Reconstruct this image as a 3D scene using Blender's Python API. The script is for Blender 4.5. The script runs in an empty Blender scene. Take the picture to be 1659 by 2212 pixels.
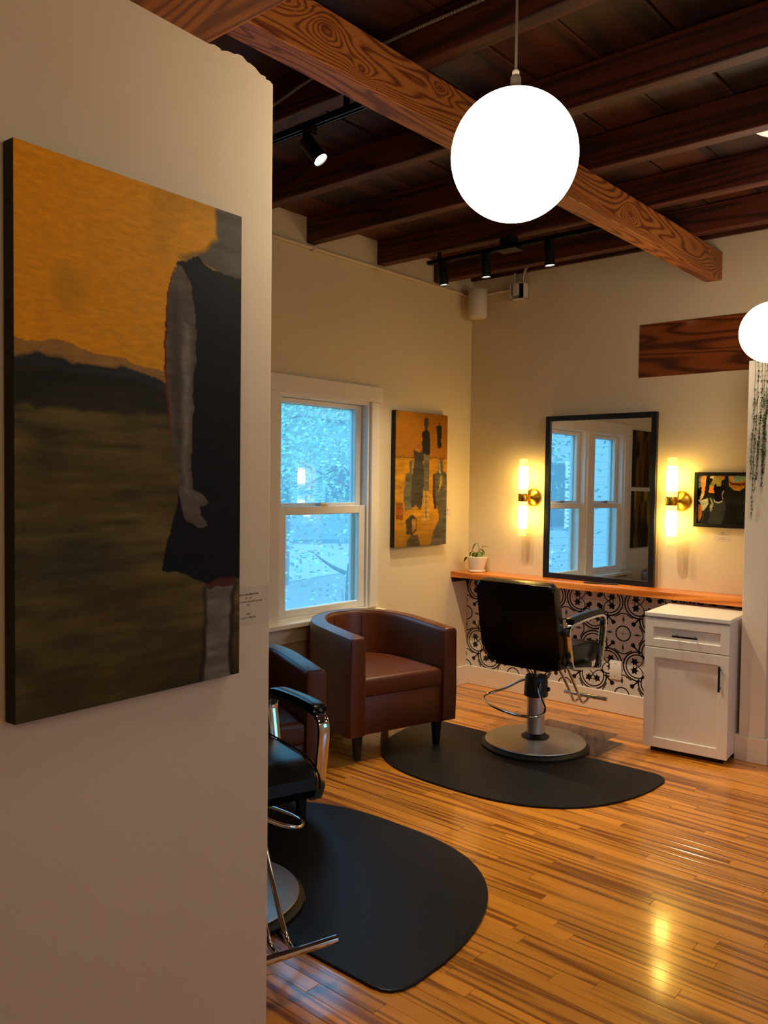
import bpy, bmesh, math, random
import numpy as np
from mathutils import Vector, Matrix
random.seed(7)
PI = math.pi
S = bpy.context.scene
COL = S.collection

# ------------------------------------------------------------------ camera, world, sun, exposure
cam = bpy.data.cameras.new('camera')
cam_o = bpy.data.objects.new('camera', cam); COL.objects.link(cam_o)
cam.sensor_fit = 'HORIZONTAL'; cam.sensor_width = 36.0
cam.lens = 1799.54 / 1659 * 36.0
cam.clip_start = 0.02; cam.clip_end = 200
_y, _p, _r = math.radians(41.0), math.radians(-2.054), math.radians(0.698)
fw = Vector((-math.sin(_y)*math.cos(_p), math.cos(_y)*math.cos(_p), math.sin(_p)))
rt = Vector((math.cos(_y), math.sin(_y), 0)); up = rt.cross(fw)
rt2 = rt*math.cos(_r) + up*math.sin(_r); up2 = -rt*math.sin(_r) + up*math.cos(_r)
M = Matrix((rt2, up2, -fw)).transposed().to_4x4()
M.translation = Vector((3.5298, -5.0089, 1.4691))
cam_o.matrix_world = M
S.camera = cam_o

world = bpy.data.worlds.new('world'); S.world = world; world.use_nodes = True
bg = world.node_tree.nodes['Background']
bg.inputs['Color'].default_value = (0.13, 0.52, 0.95, 1)
bg.inputs['Strength'].default_value = 3.8

sun = bpy.data.lights.new('sun', 'SUN'); sun.energy = 9.0; sun.angle = math.radians(1.0); sun.color = (0.45, 0.82, 1.0)
sun_o = bpy.data.objects.new('sun', sun); COL.objects.link(sun_o)
sun_o.rotation_euler = Vector((0.0, -0.62, -0.78)).to_track_quat('-Z', 'Y').to_euler()

S.view_settings.view_transform = 'Standard'; S.view_settings.look = 'None'
S.view_settings.exposure = 0.5; S.view_settings.gamma = 1.0; S.view_settings.use_curve_mapping = False
S.cycles.use_denoising = True
S.cycles.max_bounces = 8; S.cycles.diffuse_bounces = 5; S.cycles.glossy_bounces = 4
S.cycles.transparent_max_bounces = 12; S.cycles.caustics_reflective = False; S.cycles.caustics_refractive = False
S.cycles.sample_clamp_indirect = 6.0

GLOBE_L = 10.0
SCONCE_L = 27.0

# ------------------------------------------------------------------ helpers
def lin(h):
    if isinstance(h, str):
        h = [int(h[i:i+2], 16)/255 for i in (0, 2, 4)]
    return tuple(c/12.92 if c <= 0.04045 else ((c+0.055)/1.055)**2.4 for c in h)

def obj(name, bm, mat, parent=None, smooth=False, loc=None, kind=None):
    me = bpy.data.meshes.new(name)
    bm.normal_update(); bm.to_mesh(me); bm.free()
    return link(name, me, mat, parent, smooth, loc, kind)

def link(name, me, mat, parent=None, smooth=False, loc=None, kind=None):
    if mat is not None and not me.materials:
        for m in (mat if isinstance(mat, (list, tuple)) else [mat]): me.materials.append(m)
    if smooth:
        for p in me.polygons: p.use_smooth = True
        if smooth != 'all':
            try: me.set_sharp_from_angle(angle=math.radians(38))
            except Exception: pass
    o = bpy.data.objects.new(name, me); COL.objects.link(o)
    if parent: o.parent = parent
    if loc: o.location = loc
    if kind: o['kind'] = kind
    return o

def thing(name, label, cat, loc=(0, 0, 0), rotz=0.0, group=None):
    o = bpy.data.objects.new(name, None); COL.objects.link(o)
    o.empty_display_size = 0.05
    o.location = loc; o.rotation_euler = (0, 0, rotz)
    o['label'] = label; o['category'] = cat
    if group: o['group'] = group
    return o

def tag(o, label, cat, group=None):
    o['label'] = label; o['category'] = cat
    if group: o['group'] = group
    return o

def struct(name, bm, mat, label=None, smooth=False):
    o = obj(name, bm, mat, smooth=smooth); o['kind'] = 'structure'
    if label: o['label'] = label
    return o

def copy_tree(o, parent=None):
    c = o.copy(); COL.objects.link(c); c.parent = parent
    for ch in list(o.children): copy_tree(ch, c)
    return c

def B(): return bmesh.new()

def box(bm, x0, x1, y0, y1, z0, z1, bevel=0.0, seg=2):
    t = bmesh.new()
    v = [t.verts.new((x, y, z)) for x in (x0, x1) for y in (y0, y1) for z in (z0, z1)]
    for f in ((0,1,3,2), (4,6,7,5), (0,4,5,1), (2,3,7,6), (0,2,6,4), (1,5,7,3)):
        t.faces.new([v[i] for i in f])
    if bevel:
        bmesh.ops.bevel(t, geom=t.edges[:], offset=bevel, segments=seg, affect='EDGES', profile=0.5)
    merge(bm, t); return bm

def merge(bm, t, mat=None):
    if mat is not None: bmesh.ops.transform(t, matrix=mat, verts=t.verts[:])
    bmesh.ops.recalc_face_normals(t, faces=t.faces[:])
    me = bpy.data.meshes.new('tmp'); t.to_mesh(me); t.free()
    bm.from_mesh(me); bpy.data.meshes.remove(me)

def prism(bm, poly, z0, z1, bevel=0.0, seg=2, mat=None):
    t = bmesh.new()
    a = [t.verts.new((x, y, z0)) for x, y in poly]; b = [t.verts.new((x, y, z1)) for x, y in poly]
    n = len(poly)
    t.faces.new(a[::-1]); top = t.faces.new(b)
    for i in range(n): t.faces.new((a[i], a[(i+1) % n], b[(i+1) % n], b[i]))
    if bevel:
        es = [e for e in t.edges if abs(e.verts[0].co.z - e.verts[1].co.z) < 1e-6]
        bmesh.ops.bevel(t, geom=es, offset=bevel, segments=seg, affect='EDGES', profile=0.5)
    merge(bm, t, mat); return bm

def lathe(bm, prof, segs=24, mat=None, caps=True):
    t = bmesh.new(); rings = []
    for r, z in prof:
        rings.append([t.verts.new((r*math.cos(2*PI*i/segs), r*math.sin(2*PI*i/segs), z)) for i in range(segs)])
    for a, b in zip(rings, rings[1:]):
        for i in range(segs): t.faces.new((a[i], a[(i+1) % segs], b[(i+1) % segs], b[i]))
    if caps:
        t.faces.new(rings[0][::-1]); t.faces.new(rings[-1])
    merge(bm, t, mat); return bm

def spline(pts, n=6, closed=False):
    P = [Vector(p) for p in pts]; out = []
    m = len(P)
    for i in range(m if closed else m-1):
        if closed: a, b, c, d = P[(i-1) % m], P[i], P[(i+1) % m], P[(i+2) % m]
        else: a, b, c, d = P[max(i-1, 0)], P[i], P[i+1], P[min(i+2, m-1)]
        for k in range(n):
            t = k/n
            out.append(0.5*((2*b) + (c-a)*t + (2*a-5*b+4*c-d)*t*t + (3*b-a-3*c+d)*t**3))
    if not closed: out.append(P[-1])
    return out

def tube(bm, pts, r, segs=10, closed=False, flat=None):
    """sweep a circle (or a flat rounded bar: flat=(width axis vector, half width, half thickness)) along pts"""
    P = [Vector(p) for p in pts]; t = bmesh.new(); rings = []; n = len(P)
    prev = None
    for i in range(n):
        if closed: tg = P[(i+1) % n] - P[(i-1) % n]
        else: tg = P[min(i+1, n-1)] - P[max(i-1, 0)]
        tg.normalize()
        if flat:
            u = Vector(flat[0]); u = (u - tg*u.dot(tg)).normalized()
        elif prev is None:
            u = Vector((0, 0, 1)) if abs(tg.z) < 0.9 else Vector((1, 0, 0))
            u = (u - tg*u.dot(tg)).normalized()
        else:
            u = (prev - tg*prev.dot(tg)).normalized()
        prev = u; w = tg.cross(u)
        rr = r[i] if isinstance(r, (list, tuple)) else r
        ring = []
        for k in range(segs):
            a = 2*PI*k/segs
            ca, sa = math.cos(a), math.sin(a)
            if flat:
                e = 0.45
                x = flat[1]*math.copysign(abs(ca)**e, ca); y = flat[2]*math.copysign(abs(sa)**e, sa)
            else: x, y = rr*ca, rr*sa
            ring.append(t.verts.new(P[i] + u*x + w*y))
        rings.append(ring)
    for i in range(n if closed else n-1):
        a, b = rings[i], rings[(i+1) % n]
        for k in range(segs): t.faces.new((a[k], a[(k+1) % segs], b[(k+1) % segs], b[k]))
    if not closed:
        t.faces.new(rings[0][::-1]); t.faces.new(rings[-1])
    merge(bm, t); return bm

def rrect(w, h, r, n=5, cx=0, cy=0):
    out = []
    for sx, sy, a0 in ((1, 1, 0), (-1, 1, 90), (-1, -1, 180), (1, -1, 270)):
        for k in range(n+1):
            a = math.radians(a0 + 90*k/n)
            out.append((cx + sx*(w/2-r) + r*math.cos(a), cy + sy*(h/2-r) + r*math.sin(a)))
    return out

def basis(ex, ey, ez, o):
    m = Matrix((Vector(ex), Vector(ey), Vector(ez))).transposed().to_4x4(); m.translation = Vector(o); return m

# ------------------------------------------------------------------ materials
def new_mat(name):
    m = bpy.data.materials.new(name); m.use_nodes = True
    nt = m.node_tree; b = nt.nodes['Principled BSDF']
    return m, nt, b

def N(nt, typ, **kw):
    n = nt.nodes.new(typ)
    for k, v in kw.items():
        if k in n.inputs: n.inputs[k].default_value = v
        else: setattr(n, k, v)
    return n

def plain(name, col, rough=0.5, metal=0.0, coat=0.0, noise=0.0, nscale=20, bump=0.0, bscale=80, spec=0.5, sheen=0.0):
    m, nt, b = new_mat(name)
    c = lin(col)
    b.inputs['Base Color'].default_value = (*c, 1); b.inputs['Roughness'].default_value = rough
    b.inputs['Metallic'].default_value = metal; b.inputs['Coat Weight'].default_value = coat
    b.inputs['Specular IOR Level'].default_value = spec
    tc = N(nt, 'ShaderNodeTexCoord')
    if noise:
        n = N(nt, 'ShaderNodeTexNoise', Scale=nscale, Detail=4.0)
        r = N(nt, 'ShaderNodeMapRange'); r.inputs[3].default_value = 1-noise; r.inputs[4].default_value = 1+noise
        mx = N(nt, 'ShaderNodeVectorMath', operation='SCALE'); mx.inputs[0].default_value = c
        nt.links.new(tc.outputs['Object'], n.inputs['Vector']); nt.links.new(n.outputs['Fac'], r.inputs[0])
        nt.links.new(r.outputs[0], mx.inputs['Scale']); nt.links.new(mx.outputs[0], b.inputs['Base Color'])
    if bump:
        n2 = N(nt, 'ShaderNodeTexNoise', Scale=bscale, Detail=5.0)
        bp = N(nt, 'ShaderNodeBump', Strength=bump, Distance=0.004)
        nt.links.new(tc.outputs['Object'], n2.inputs['Vector']); nt.links.new(n2.outputs['Fac'], bp.inputs['Height'])
        nt.links.new(bp.outputs[0], b.inputs['Normal'])
    return m

def wood(name, dark, light, axis='X', sc=3.0, stretch=0.1, rings=9.0, rough=0.4, coat=0.0, vary=0.25, bump=0.1, fine=0.25, sharp=0.5, coatr=0.1, spec=0.5, knots=()):
    m, nt, b = new_mat(name); L = nt.links.new
    tc = N(nt, 'ShaderNodeTexCoord'); oi = N(nt, 'ShaderNodeObjectInfo'); ge = N(nt, 'ShaderNodeNewGeometry')
    ad = N(nt, 'ShaderNodeMath', operation='ADD'); L(oi.outputs['Random'], ad.inputs[0]); L(ge.outputs['Random Per Island'], ad.inputs[1])
    fr = N(nt, 'ShaderNodeMath', operation='FRACT'); L(ad.outputs[0], fr.inputs[0])
    m50 = N(nt, 'ShaderNodeMath', operation='MULTIPLY'); m50.inputs[1].default_value = 37.0; L(fr.outputs[0], m50.inputs[0])
    va = N(nt, 'ShaderNodeVectorMath', operation='ADD'); L(tc.outputs['Object'], va.inputs[0]); L(m50.outputs[0], va.inputs[1])
    mp = N(nt, 'ShaderNodeMapping'); s = [sc, sc, sc]; s['XYZ'.index(axis)] = sc*stretch
    mp.inputs['Scale'].default_value = s; L(va.outputs[0], mp.inputs['Vector'])
    n1 = N(nt, 'ShaderNodeTexNoise', Scale=1.0, Detail=2.0, Roughness=0.45, Distortion=0.3); L(mp.outputs[0], n1.inputs['Vector'])
    h = n1.outputs['Fac']; dk = None
    for kp, ka, ks in knots:                              # growth rings close around each knot
        mk = N(nt, 'ShaderNodeMapping'); mk.vector_type = 'POINT'; st = [1, 1, 1]; st['XYZ'.index(axis)] = 0.55
        mk.inputs['Location'].default_value = [-kp[i]*st[i] for i in range(3)]; mk.inputs['Scale'].default_value = st; L(tc.outputs['Object'], mk.inputs['Vector'])
        ln = N(nt, 'ShaderNodeVectorMath', operation='LENGTH'); L(mk.outputs[0], ln.inputs[0])
        dv = N(nt, 'ShaderNodeMath', operation='DIVIDE'); dv.inputs[1].default_value = ks; L(ln.outputs['Value'], dv.inputs[0])
        sq = N(nt, 'ShaderNodeMath', operation='POWER'); sq.inputs[1].default_value = 1.5; L(dv.outputs[0], sq.inputs[0])
        ng = N(nt, 'ShaderNodeMath', operation='MULTIPLY'); ng.inputs[1].default_value = -1.0; L(sq.outputs[0], ng.inputs[0])
        ex = N(nt, 'ShaderNodeMath', operation='EXPONENT'); L(ng.outputs[0], ex.inputs[0])
        ma = N(nt, 'ShaderNodeMath', operation='MULTIPLY_ADD'); ma.inputs[1].default_value = ka; L(ex.outputs[0], ma.inputs[0]); L(h, ma.inputs[2]); h = ma.outputs[0]
        p8 = N(nt, 'ShaderNodeMath', operation='POWER'); p8.inputs[1].default_value = 7.0; L(ex.outputs[0], p8.inputs[0])
        if dk is None: dk = p8.outputs[0]
        else:
            mm = N(nt, 'ShaderNodeMath', operation='MAXIMUM'); L(dk, mm.inputs[0]); L(p8.outputs[0], mm.inputs[1]); dk = mm.outputs[0]
    mu = N(nt, 'ShaderNodeMath', operation='MULTIPLY'); mu.inputs[1].default_value = rings*6.283; L(h, mu.inputs[0])
    si = N(nt, 'ShaderNodeMath', operation='SINE'); L(mu.outputs[0], si.inputs[0])
    mr = N(nt, 'ShaderNodeMapRange'); mr.inputs[1].default_value = -1; mr.inputs[2].default_value = 1; L(si.outputs[0], mr.inputs[0])
    pw = N(nt, 'ShaderNodeMath', operation='POWER'); pw.inputs[1].default_value = 1.0/sharp; L(mr.outputs[0], pw.inputs[0])
    mp2 = N(nt, 'ShaderNodeMapping'); s = [sc*45]*3; s['XYZ'.index(axis)] = sc*1.5
    mp2.inputs['Scale'].default_value = s; L(va.outputs[0], mp2.inputs['Vector'])
    n2 = N(nt, 'ShaderNodeTexNoise', Scale=1.0, Detail=3.0, Roughness=0.6); L(mp2.outputs[0], n2.inputs['Vector'])
    f2 = N(nt, 'ShaderNodeMapRange'); f2.inputs[1].default_value = 0.3; f2.inputs[2].default_value = 0.7
    f2.inputs[3].default_value = -fine; f2.inputs[4].default_value = fine; L(n2.outputs['Fac'], f2.inputs[0])
    a2 = N(nt, 'ShaderNodeMath', operation='ADD', use_clamp=True); L(pw.outputs[0], a2.inputs[0]); L(f2.outputs[0], a2.inputs[1])
    rp = N(nt, 'ShaderNodeValToRGB')
    rp.color_ramp.elements[0].color = (*lin(light), 1); rp.color_ramp.elements[1].color = (*lin(dark), 1)
    if dk is not None:
        a3 = N(nt, 'ShaderNodeMath', operation='ADD', use_clamp=True); L(a2.outputs[0], a3.inputs[0]); L(dk, a3.inputs[1]); L(a3.outputs[0], rp.inputs[0])
    else: L(a2.outputs[0], rp.inputs[0])
    hs = N(nt, 'ShaderNodeHueSaturation'); L(rp.outputs[0], hs.inputs['Color'])
    vr = N(nt, 'ShaderNodeMapRange'); vr.inputs[3].default_value = 1-vary; vr.inputs[4].default_value = 1+vary
    L(fr.outputs[0], vr.inputs[0]); L(vr.outputs[0], hs.inputs['Value'])
    L(hs.outputs[0], b.inputs['Base Color'])
    b.inputs['Roughness'].default_value = rough; b.inputs['Coat Weight'].default_value = coat
    b.inputs['Coat Roughness'].default_value = coatr; b.inputs['Specular IOR Level'].default_value = spec
    if bump:
        bp = N(nt, 'ShaderNodeBump', Strength=bump, Distance=0.002); L(n2.outputs['Fac'], bp.inputs['Height']); L(bp.outputs[0], b.inputs['Normal'])
    return m

def emit(name, col, strength):
    m, nt, b = new_mat(name)
    b.inputs['Base Color'].default_value = (0.8, 0.8, 0.8, 1)
    b.inputs['Emission Color'].default_value = (*col, 1); b.inputs['Emission Strength'].default_value = strength
    return m

def glass_mat(name, tint=(1, 1, 1)):
    m = bpy.data.materials.new(name); m.use_nodes = True; nt = m.node_tree; nt.nodes.clear()
    o = N(nt, 'ShaderNodeOutputMaterial'); tr = N(nt, 'ShaderNodeBsdfTransparent'); tr.inputs[0].default_value = (*tint, 1)
    gl = N(nt, 'ShaderNodeBsdfGlossy'); gl.inputs['Roughness'].default_value = 0.01
    fr = N(nt, 'ShaderNodeFresnel'); fr.inputs[0].default_value = 1.5; mx = N(nt, 'ShaderNodeMixShader')
    ge = N(nt, 'ShaderNodeNewGeometry'); iv = N(nt, 'ShaderNodeMath', operation='SUBTRACT'); iv.inputs[0].default_value = 1.0
    ml = N(nt, 'ShaderNodeMath', operation='MULTIPLY')          # only the front face of a pane mirrors
    nt.links.new(ge.outputs['Backfacing'], iv.inputs[1]); nt.links.new(iv.outputs[0], ml.inputs[0]); nt.links.new(fr.outputs[0], ml.inputs[1])
    nt.links.new(ml.outputs[0], mx.inputs[0]); nt.links.new(tr.outputs[0], mx.inputs[1]); nt.links.new(gl.outputs[0], mx.inputs[2])
    nt.links.new(mx.outputs[0], o.inputs[0]); return m

def painted(name, rough=0.45):
    """flat print: reads the colour attribute laid over a picture's face, with a little brush relief"""
    m, nt, b = new_mat(name); L = nt.links.new
    at = N(nt, 'ShaderNodeVertexColor', layer_name='paint'); tc = N(nt, 'ShaderNodeTexCoord')
    mp = N(nt, 'ShaderNodeMapping'); mp.inputs['Scale'].default_value = (35, 110, 35); L(tc.outputs['Object'], mp.inputs['Vector'])
    n = N(nt, 'ShaderNodeTexNoise', Scale=1.0, Detail=5.0, Roughness=0.65); L(mp.outputs[0], n.inputs['Vector'])
    r = N(nt, 'ShaderNodeMapRange'); r.inputs[1].default_value = 0.25; r.inputs[2].default_value = 0.75; r.inputs[3].default_value = 0.8; r.inputs[4].default_value = 1.2
    L(n.outputs['Fac'], r.inputs[0])
    mx = N(nt, 'ShaderNodeVectorMath', operation='SCALE'); L(at.outputs['Color'], mx.inputs[0]); L(r.outputs[0], mx.inputs['Scale'])
    L(mx.outputs[0], b.inputs['Base Color']); b.inputs['Roughness'].default_value = rough; b.inputs['Specular IOR Level'].default_value = 0.15
    bp = N(nt, 'ShaderNodeBump', Strength=0.15, Distance=0.002); L(n.outputs['Fac'], bp.inputs['Height']); L(bp.outputs[0], b.inputs['Normal'])
    return m

def screen_mat():
    m = bpy.data.materials.new('insect_screen'); m.use_nodes = True; nt = m.node_tree; nt.nodes.clear()
    o = N(nt, 'ShaderNodeOutputMaterial'); tr = N(nt, 'ShaderNodeBsdfTransparent'); tl = N(nt, 'ShaderNodeBsdfTranslucent'); tl.inputs[0].default_value = (.6, .6, .6, 1)
    mx = N(nt, 'ShaderNodeMixShader'); mx.inputs[0].default_value = 0.27
    nt.links.new(tr.outputs[0], mx.inputs[1]); nt.links.new(tl.outputs[0], mx.inputs[2]); nt.links.new(mx.outputs[0], o.inputs[0]); return m
SCREEN = screen_mat()
WALL = plain('wall_paint', 'd9c8a6', 0.75, noise=0.03, nscale=3, bump=0.12, bscale=25)
WALLF = plain('wall_paint_rough', 'd9c9ad', 0.7, noise=0.03, nscale=4, bump=0.25, bscale=14)
TRIM = plain('trim_paint', 'e2d8c6', 0.4, noise=0.02, nscale=6)
VINYL = plain('white_vinyl', 'e0dcd2', 0.35)
WHITE = plain('white_cabinet_paint', 'e6e0d6', 0.35)
WHITEP = plain('white_plastic', 'd9d2c4', 0.5)
BLACK = plain('black_metal', '101012', 0.4, metal=0.3)
BLACKP = plain('black_plastic', '0d0d0f', 0.45)
IRON = plain('black_iron', '141210', 0.5)
RUBBER = plain('black_rubber', '0b0c10', 0.45, noise=0.25, nscale=7, bump=0.1, bscale=300, spec=0.28)
LEATHER = plain('brown_leather', '5c2a08', 0.38, noise=0.15, nscale=9, bump=0.12, bscale=160)
SEAM = plain('dark_stitching', '1d0d06', 0.7)
BLACKL = plain('black_leather', '040405', 0.28, noise=0.1, nscale=9, bump=0.05, bscale=220, spec=0.3)
CHROME = plain('chrome', 'd8d8da', 0.08, metal=1.0)
BRUSHED = plain('brushed_steel', 'd0ccc6', 0.42, metal=1.0, noise=0.08, nscale=40)
STEEL = plain('galvanised_steel', 'a8a296', 0.4, metal=0.8)
BRASS = plain('brushed_brass', 'c79a3a', 0.3, metal=1.0)
LEGW = plain('black_wood', '0e0b09', 0.4)
FLOORW = wood('oak_floor', '8a4a0e', 'de8f2b', 'X', sc=9.0, stretch=0.032, rings=7.0, rough=0.3, coat=0.9, vary=0.20, bump=0.08, fine=0.28, sharp=0.32, coatr=0.11)
GAPW = plain('floor_gap', '2a1608', 0.8)
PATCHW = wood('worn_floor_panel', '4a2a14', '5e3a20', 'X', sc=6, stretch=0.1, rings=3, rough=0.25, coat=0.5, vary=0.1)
JOISTW = wood('old_joist_wood', '260b03', '56200a', 'X', sc=5.0, stretch=0.05, rings=16, rough=0.6, vary=0.2, bump=0.4, fine=0.4)
CEILW = wood('old_ceiling_board', '220c04', '4b2109', 'Y', sc=4.0, stretch=0.06, rings=4, rough=0.6, vary=0.45, bump=0.3, fine=0.35)
KNOTS = (((1.778, -3.274, 2.781), 0.20, 0.045), ((1.778, -3.12, 2.716), 0.10, 0.025), ((1.778, -2.73, 2.805), 0.10, 0.03), ((1.778, -1.241, 2.752), 0.18, 0.04), ((1.778, -0.118, 2.778), 0.14, 0.035))
BEAMW = wood('fir_beam', '6a2e0c', 'b06a2c', 'Y', sc=5.0, stretch=0.10, rings=34, rough=0.5, vary=0.0, bump=0.3, fine=0.3, sharp=0.45, knots=KNOTS)
HEADW = wood('fir_header', '6a3008', 'a9651f', 'X', sc=5.0, stretch=0.1, rings=24, rough=0.5, vary=0.0, bump=0.2)
PANELW = wood('red_fir_panel', '4a1c06', '86420f', 'X', sc=5.0, stretch=0.08, rings=18, rough=0.35, coat=0.2, vary=0.0, bump=0.15)
SHELFW = wood('honey_shelf_wood', 'b05a14', 'e08a34', 'X', sc=6.0, stretch=0.08, rings=8, rough=0.35, coat=0.3, vary=0.0, bump=0.1)
TILEW = plain('tile_white_glaze', 'cfc8c2', 0.18, noise=0.03, nscale=8)
TILEB = plain('tile_black_glaze', '0b0a0c', 0.2)
MIRROR = plain('mirror_silver', 'f2f2f2', 0.0, metal=1.0)
GLASS = glass_mat('window_glass')
CANVAS = plain('canvas_edge_black', '0b0908', 0.7)
PAINT = painted('painted_canvas', 0.6); PAINTG = painted('painted_board', 0.3)
CARD = plain('card_paper', 'cfc0aa', 0.7)
INK = plain('ink', '15100c', 0.8)
POTM = plain('white_ceramic', 'e4dccc', 0.55, bump=0.3, bscale=60)
SOIL = plain('potting_soil', '1b120a', 0.95, noise=0.4, nscale=90)
LEAF = plain('green_leaf', '2c4f14', 0.4, noise=0.3, nscale=30)
LEAFV = plain('variegated_leaf', '7a8a1c', 0.4, noise=0.5, nscale=40)
VINEL = plain('vine_leaf', '4d6b2c', 0.5, noise=0.3, nscale=60)
STEM = plain('plant_stem', '4a4a20', 0.6)
GLOBE = emit('opal_globe_lit', (1.0, 0.83, 0.61), GLOBE_L)
DOMEM = emit('opal_dome_lit', (1.0, 0.85, 0.62), 0.6)
LENS = emit('spot_lens_lit', (1.0, 0.93, 0.70), 12.0)
ORUB = plain('dark_base_rubber', '0c0c0d', 0.5)

# sconce glass: the bulb sits in the middle of each glass, its ends glow less
m, nt, b = new_mat('sconce_glass_lit'); SCONCE = m
tc = N(nt, 'ShaderNodeTexCoord'); sp = N(nt, 'ShaderNodeSeparateXYZ'); rp = N(nt, 'ShaderNodeValToRGB')
nt.links.new(tc.outputs['Generated'], sp.inputs[0]); nt.links.new(sp.outputs['Z'], rp.inputs[0])
els = rp.color_ramp.elements
els[0].position = 0.02; els[0].color = (0.05, 0.05, 0.05, 1); els[1].position = 0.98; els[1].color = (0.03, 0.03, 0.03, 1)
for p_, c_ in ((0.12, 0.06), (0.24, 0.5), (0.36, 1.0), (0.60, 1.0), (0.72, 0.4), (0.80, 0.045)):
    e = els.new(p_); e.color = (c_, c_, c_, 1)
mu = N(nt, 'ShaderNodeMath', operation='MULTIPLY'); mu.inputs[1].default_value = SCONCE_L
nt.links.new(rp.outputs[0], mu.inputs[0]); nt.links.new(mu.outputs[0], b.inputs['Emission Strength'])
b.inputs['Emission Color'].default_value = (1.0, 0.64, 0.13, 1); b.inputs['Base Color'].default_value = (0.8, 0.7, 0.45, 1)

# ------------------------------------------------------------------ room shell
XR, YR, ZC = 5.3, -7.6, 2.985          # right wall, rear wall, underside of ceiling boards
WIN = [(-1.865, -1.09), (-2.62, -1.99)]  # window openings in the left wall (y range)
WZ0, WZ1 = 0.655, 1.975

bm = B(); box(bm, -0.2, XR+.2, YR-.2, 0.2, -0.12, -0.012)
floor = struct('floor', bm, GAPW)

# floor strips, each a part; those nearest to the picture stay single, the rest are one part
SW = 0.0572
rows = int(-YR/SW)+1
planks = []
for r in range(rows):
    y1 = -r*SW; y0 = y1 - SW + 0.0008
    x = -random.random()*0.9
    while x < XR:
        ln = random.choice((0.35, 0.5, 0.65, 0.8, 0.95, 1.15)) + random.random()*0.12
        a, b_ = max(x, 0.0), min(x+ln, XR)
        if b_-a > 0.02: planks.append((a, b_ - 0.0008, y0, y1))
        x += ln
CAMP = Vector((3.53, -5.009, 1.469))
def pix(p):
    d = Vector(p) - CAMP; z = d.dot(fw)
    if z < 0.1: return None
    return 829.5 + 1799.54*d.dot(rt2)/z, 1106 - 1799.54*d.dot(up2)/z, z
vis, rest = [], []
for q in planks:
    n_in = 0; zz = 9
    for k in range(7):
        s_ = pix((q[0] + (q[1]-q[0])*k/6, (q[2]+q[3])/2, 0))
        if s_ and 590 < s_[0] < 1665 and 1440 < s_[1] < 2225: n_in += 1; zz = min(zz, s_[2])
    (vis if n_in else rest).append((q, n_in*(q[1]-q[0])/max(zz, .5)**2))
vis.sort(key=lambda e: -e[1])
rest += vis[295:]; vis = vis[:295]
for (a, b_, y0, y1), _ in vis:
    bm = B(); box(bm, a-(a+b_)/2, b_-(a+b_)/2, -SW/2+.0004, SW/2-.0004, -0.012, random.uniform(-.0003, 0.0), bevel=0.0007, seg=1)
    obj('floor_strip', bm, FLOORW, floor, loc=((a+b_)/2, (y0+y1)/2, 0))
bm = B()
for (a, b_, y0, y1), _ in rest: box(bm, a, b_, y0, y1, -0.012, 0.0)
obj('floor_strips_beyond', bm, FLOORW, floor, kind='stuff')
# darker worn panel let in behind the styling chair's base
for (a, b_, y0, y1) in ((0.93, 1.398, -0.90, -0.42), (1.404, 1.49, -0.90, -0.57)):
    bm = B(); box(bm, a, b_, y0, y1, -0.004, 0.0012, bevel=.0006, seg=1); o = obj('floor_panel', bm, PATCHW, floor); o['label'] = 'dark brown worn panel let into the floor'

# ceiling
bm = B(); box(bm, -0.2, XR+.2, YR-.2, 0.2, ZC+0.03, ZC+0.25)
ceil = struct('ceiling', bm, GAPW)
x = 1.853 - 0.2665*7
k = 0
while x < XR:
    a, b_ = max(x, 0.0)+0.004, min(x+0.2665, XR)-0.004
    if b_ > a:
        bm = B(); box(bm, a-(a+b_)/2, b_-(a+b_)/2, YR, 0, 0, 0.03, bevel=.003, seg=1)
        obj('ceiling_board', bm, CEILW, ceil, loc=((a+b_)/2, 0, ZC + random.choice((0, 0, .004))))
    x += 0.2665
JZ = 2.838
for y in (-0.462, -1.045, -1.658, -2.245, -2.860, -3.45, -4.45, -5.05, -5.65, -6.25, -6.85):
    bm = B(); box(bm, 0.0, XR, 0, 0.066, JZ, ZC, bevel=.004, seg=1)
    # rough, waney lower edge
    obj('ceiling_joist', bm, JOISTW, ceil, loc=(0, y, 0))

def panel_with_holes(bm, axis, c0, c1, u0, u1, z0, z1, holes):
    """wall slab: thickness c0..c1 on axis, u is the other horizontal axis; holes=(u0,u1,z0,z1)"""
    def put(a, b_, p, q):
        if b_-a < 1e-5 or q-p < 1e-5: return
        if axis == 'x': box(bm, c0, c1, a, b_, p, q)
        else: box(bm, a, b_, c0, c1, p, q)
    cuts = sorted(set([u0, u1] + [h[0] for h in holes] + [h[1] for h in holes]))
    for a, b_ in zip(cuts, cuts[1:]):
        hs = [h for h in holes if h[0] <= a + 1e-6 and h[1] >= b_ - 1e-6]
        if not hs: put(a, b_, z0, z1)
        else: put(a, b_, z0, hs[0][2]); put(a, b_, hs[0][3], z1)

bm = B(); panel_with_holes(bm, 'x', -0.16, 0.0, YR, 0.0, -0.12, ZC+.03, [(a, b_, WZ0, WZ1) for a, b_ in WIN])
struct('wall_left', bm, WALL)
bm = B(); box(bm, -0.16, XR, 0.0, 0.16, -0.12, ZC+.03)
wall_back = struct('wall_back', bm, WALL)
RW = [(-2.7, -1.5, 0.75, 2.1)]
bm = B(); panel_with_holes(bm, 'x', XR, XR+.16, YR, 0.16, -0.12, ZC+.03, RW)
struct('wall_right', bm, WALL)
RD = [(3.1, 4.6, 0.0, 2.15)]
bm = B(); panel_with_holes(bm, 'y', YR-.16, YR, -0.16, XR+.16, -0.12, ZC+.03, RD)
struct('wall_rear', bm, WALL)

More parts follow.
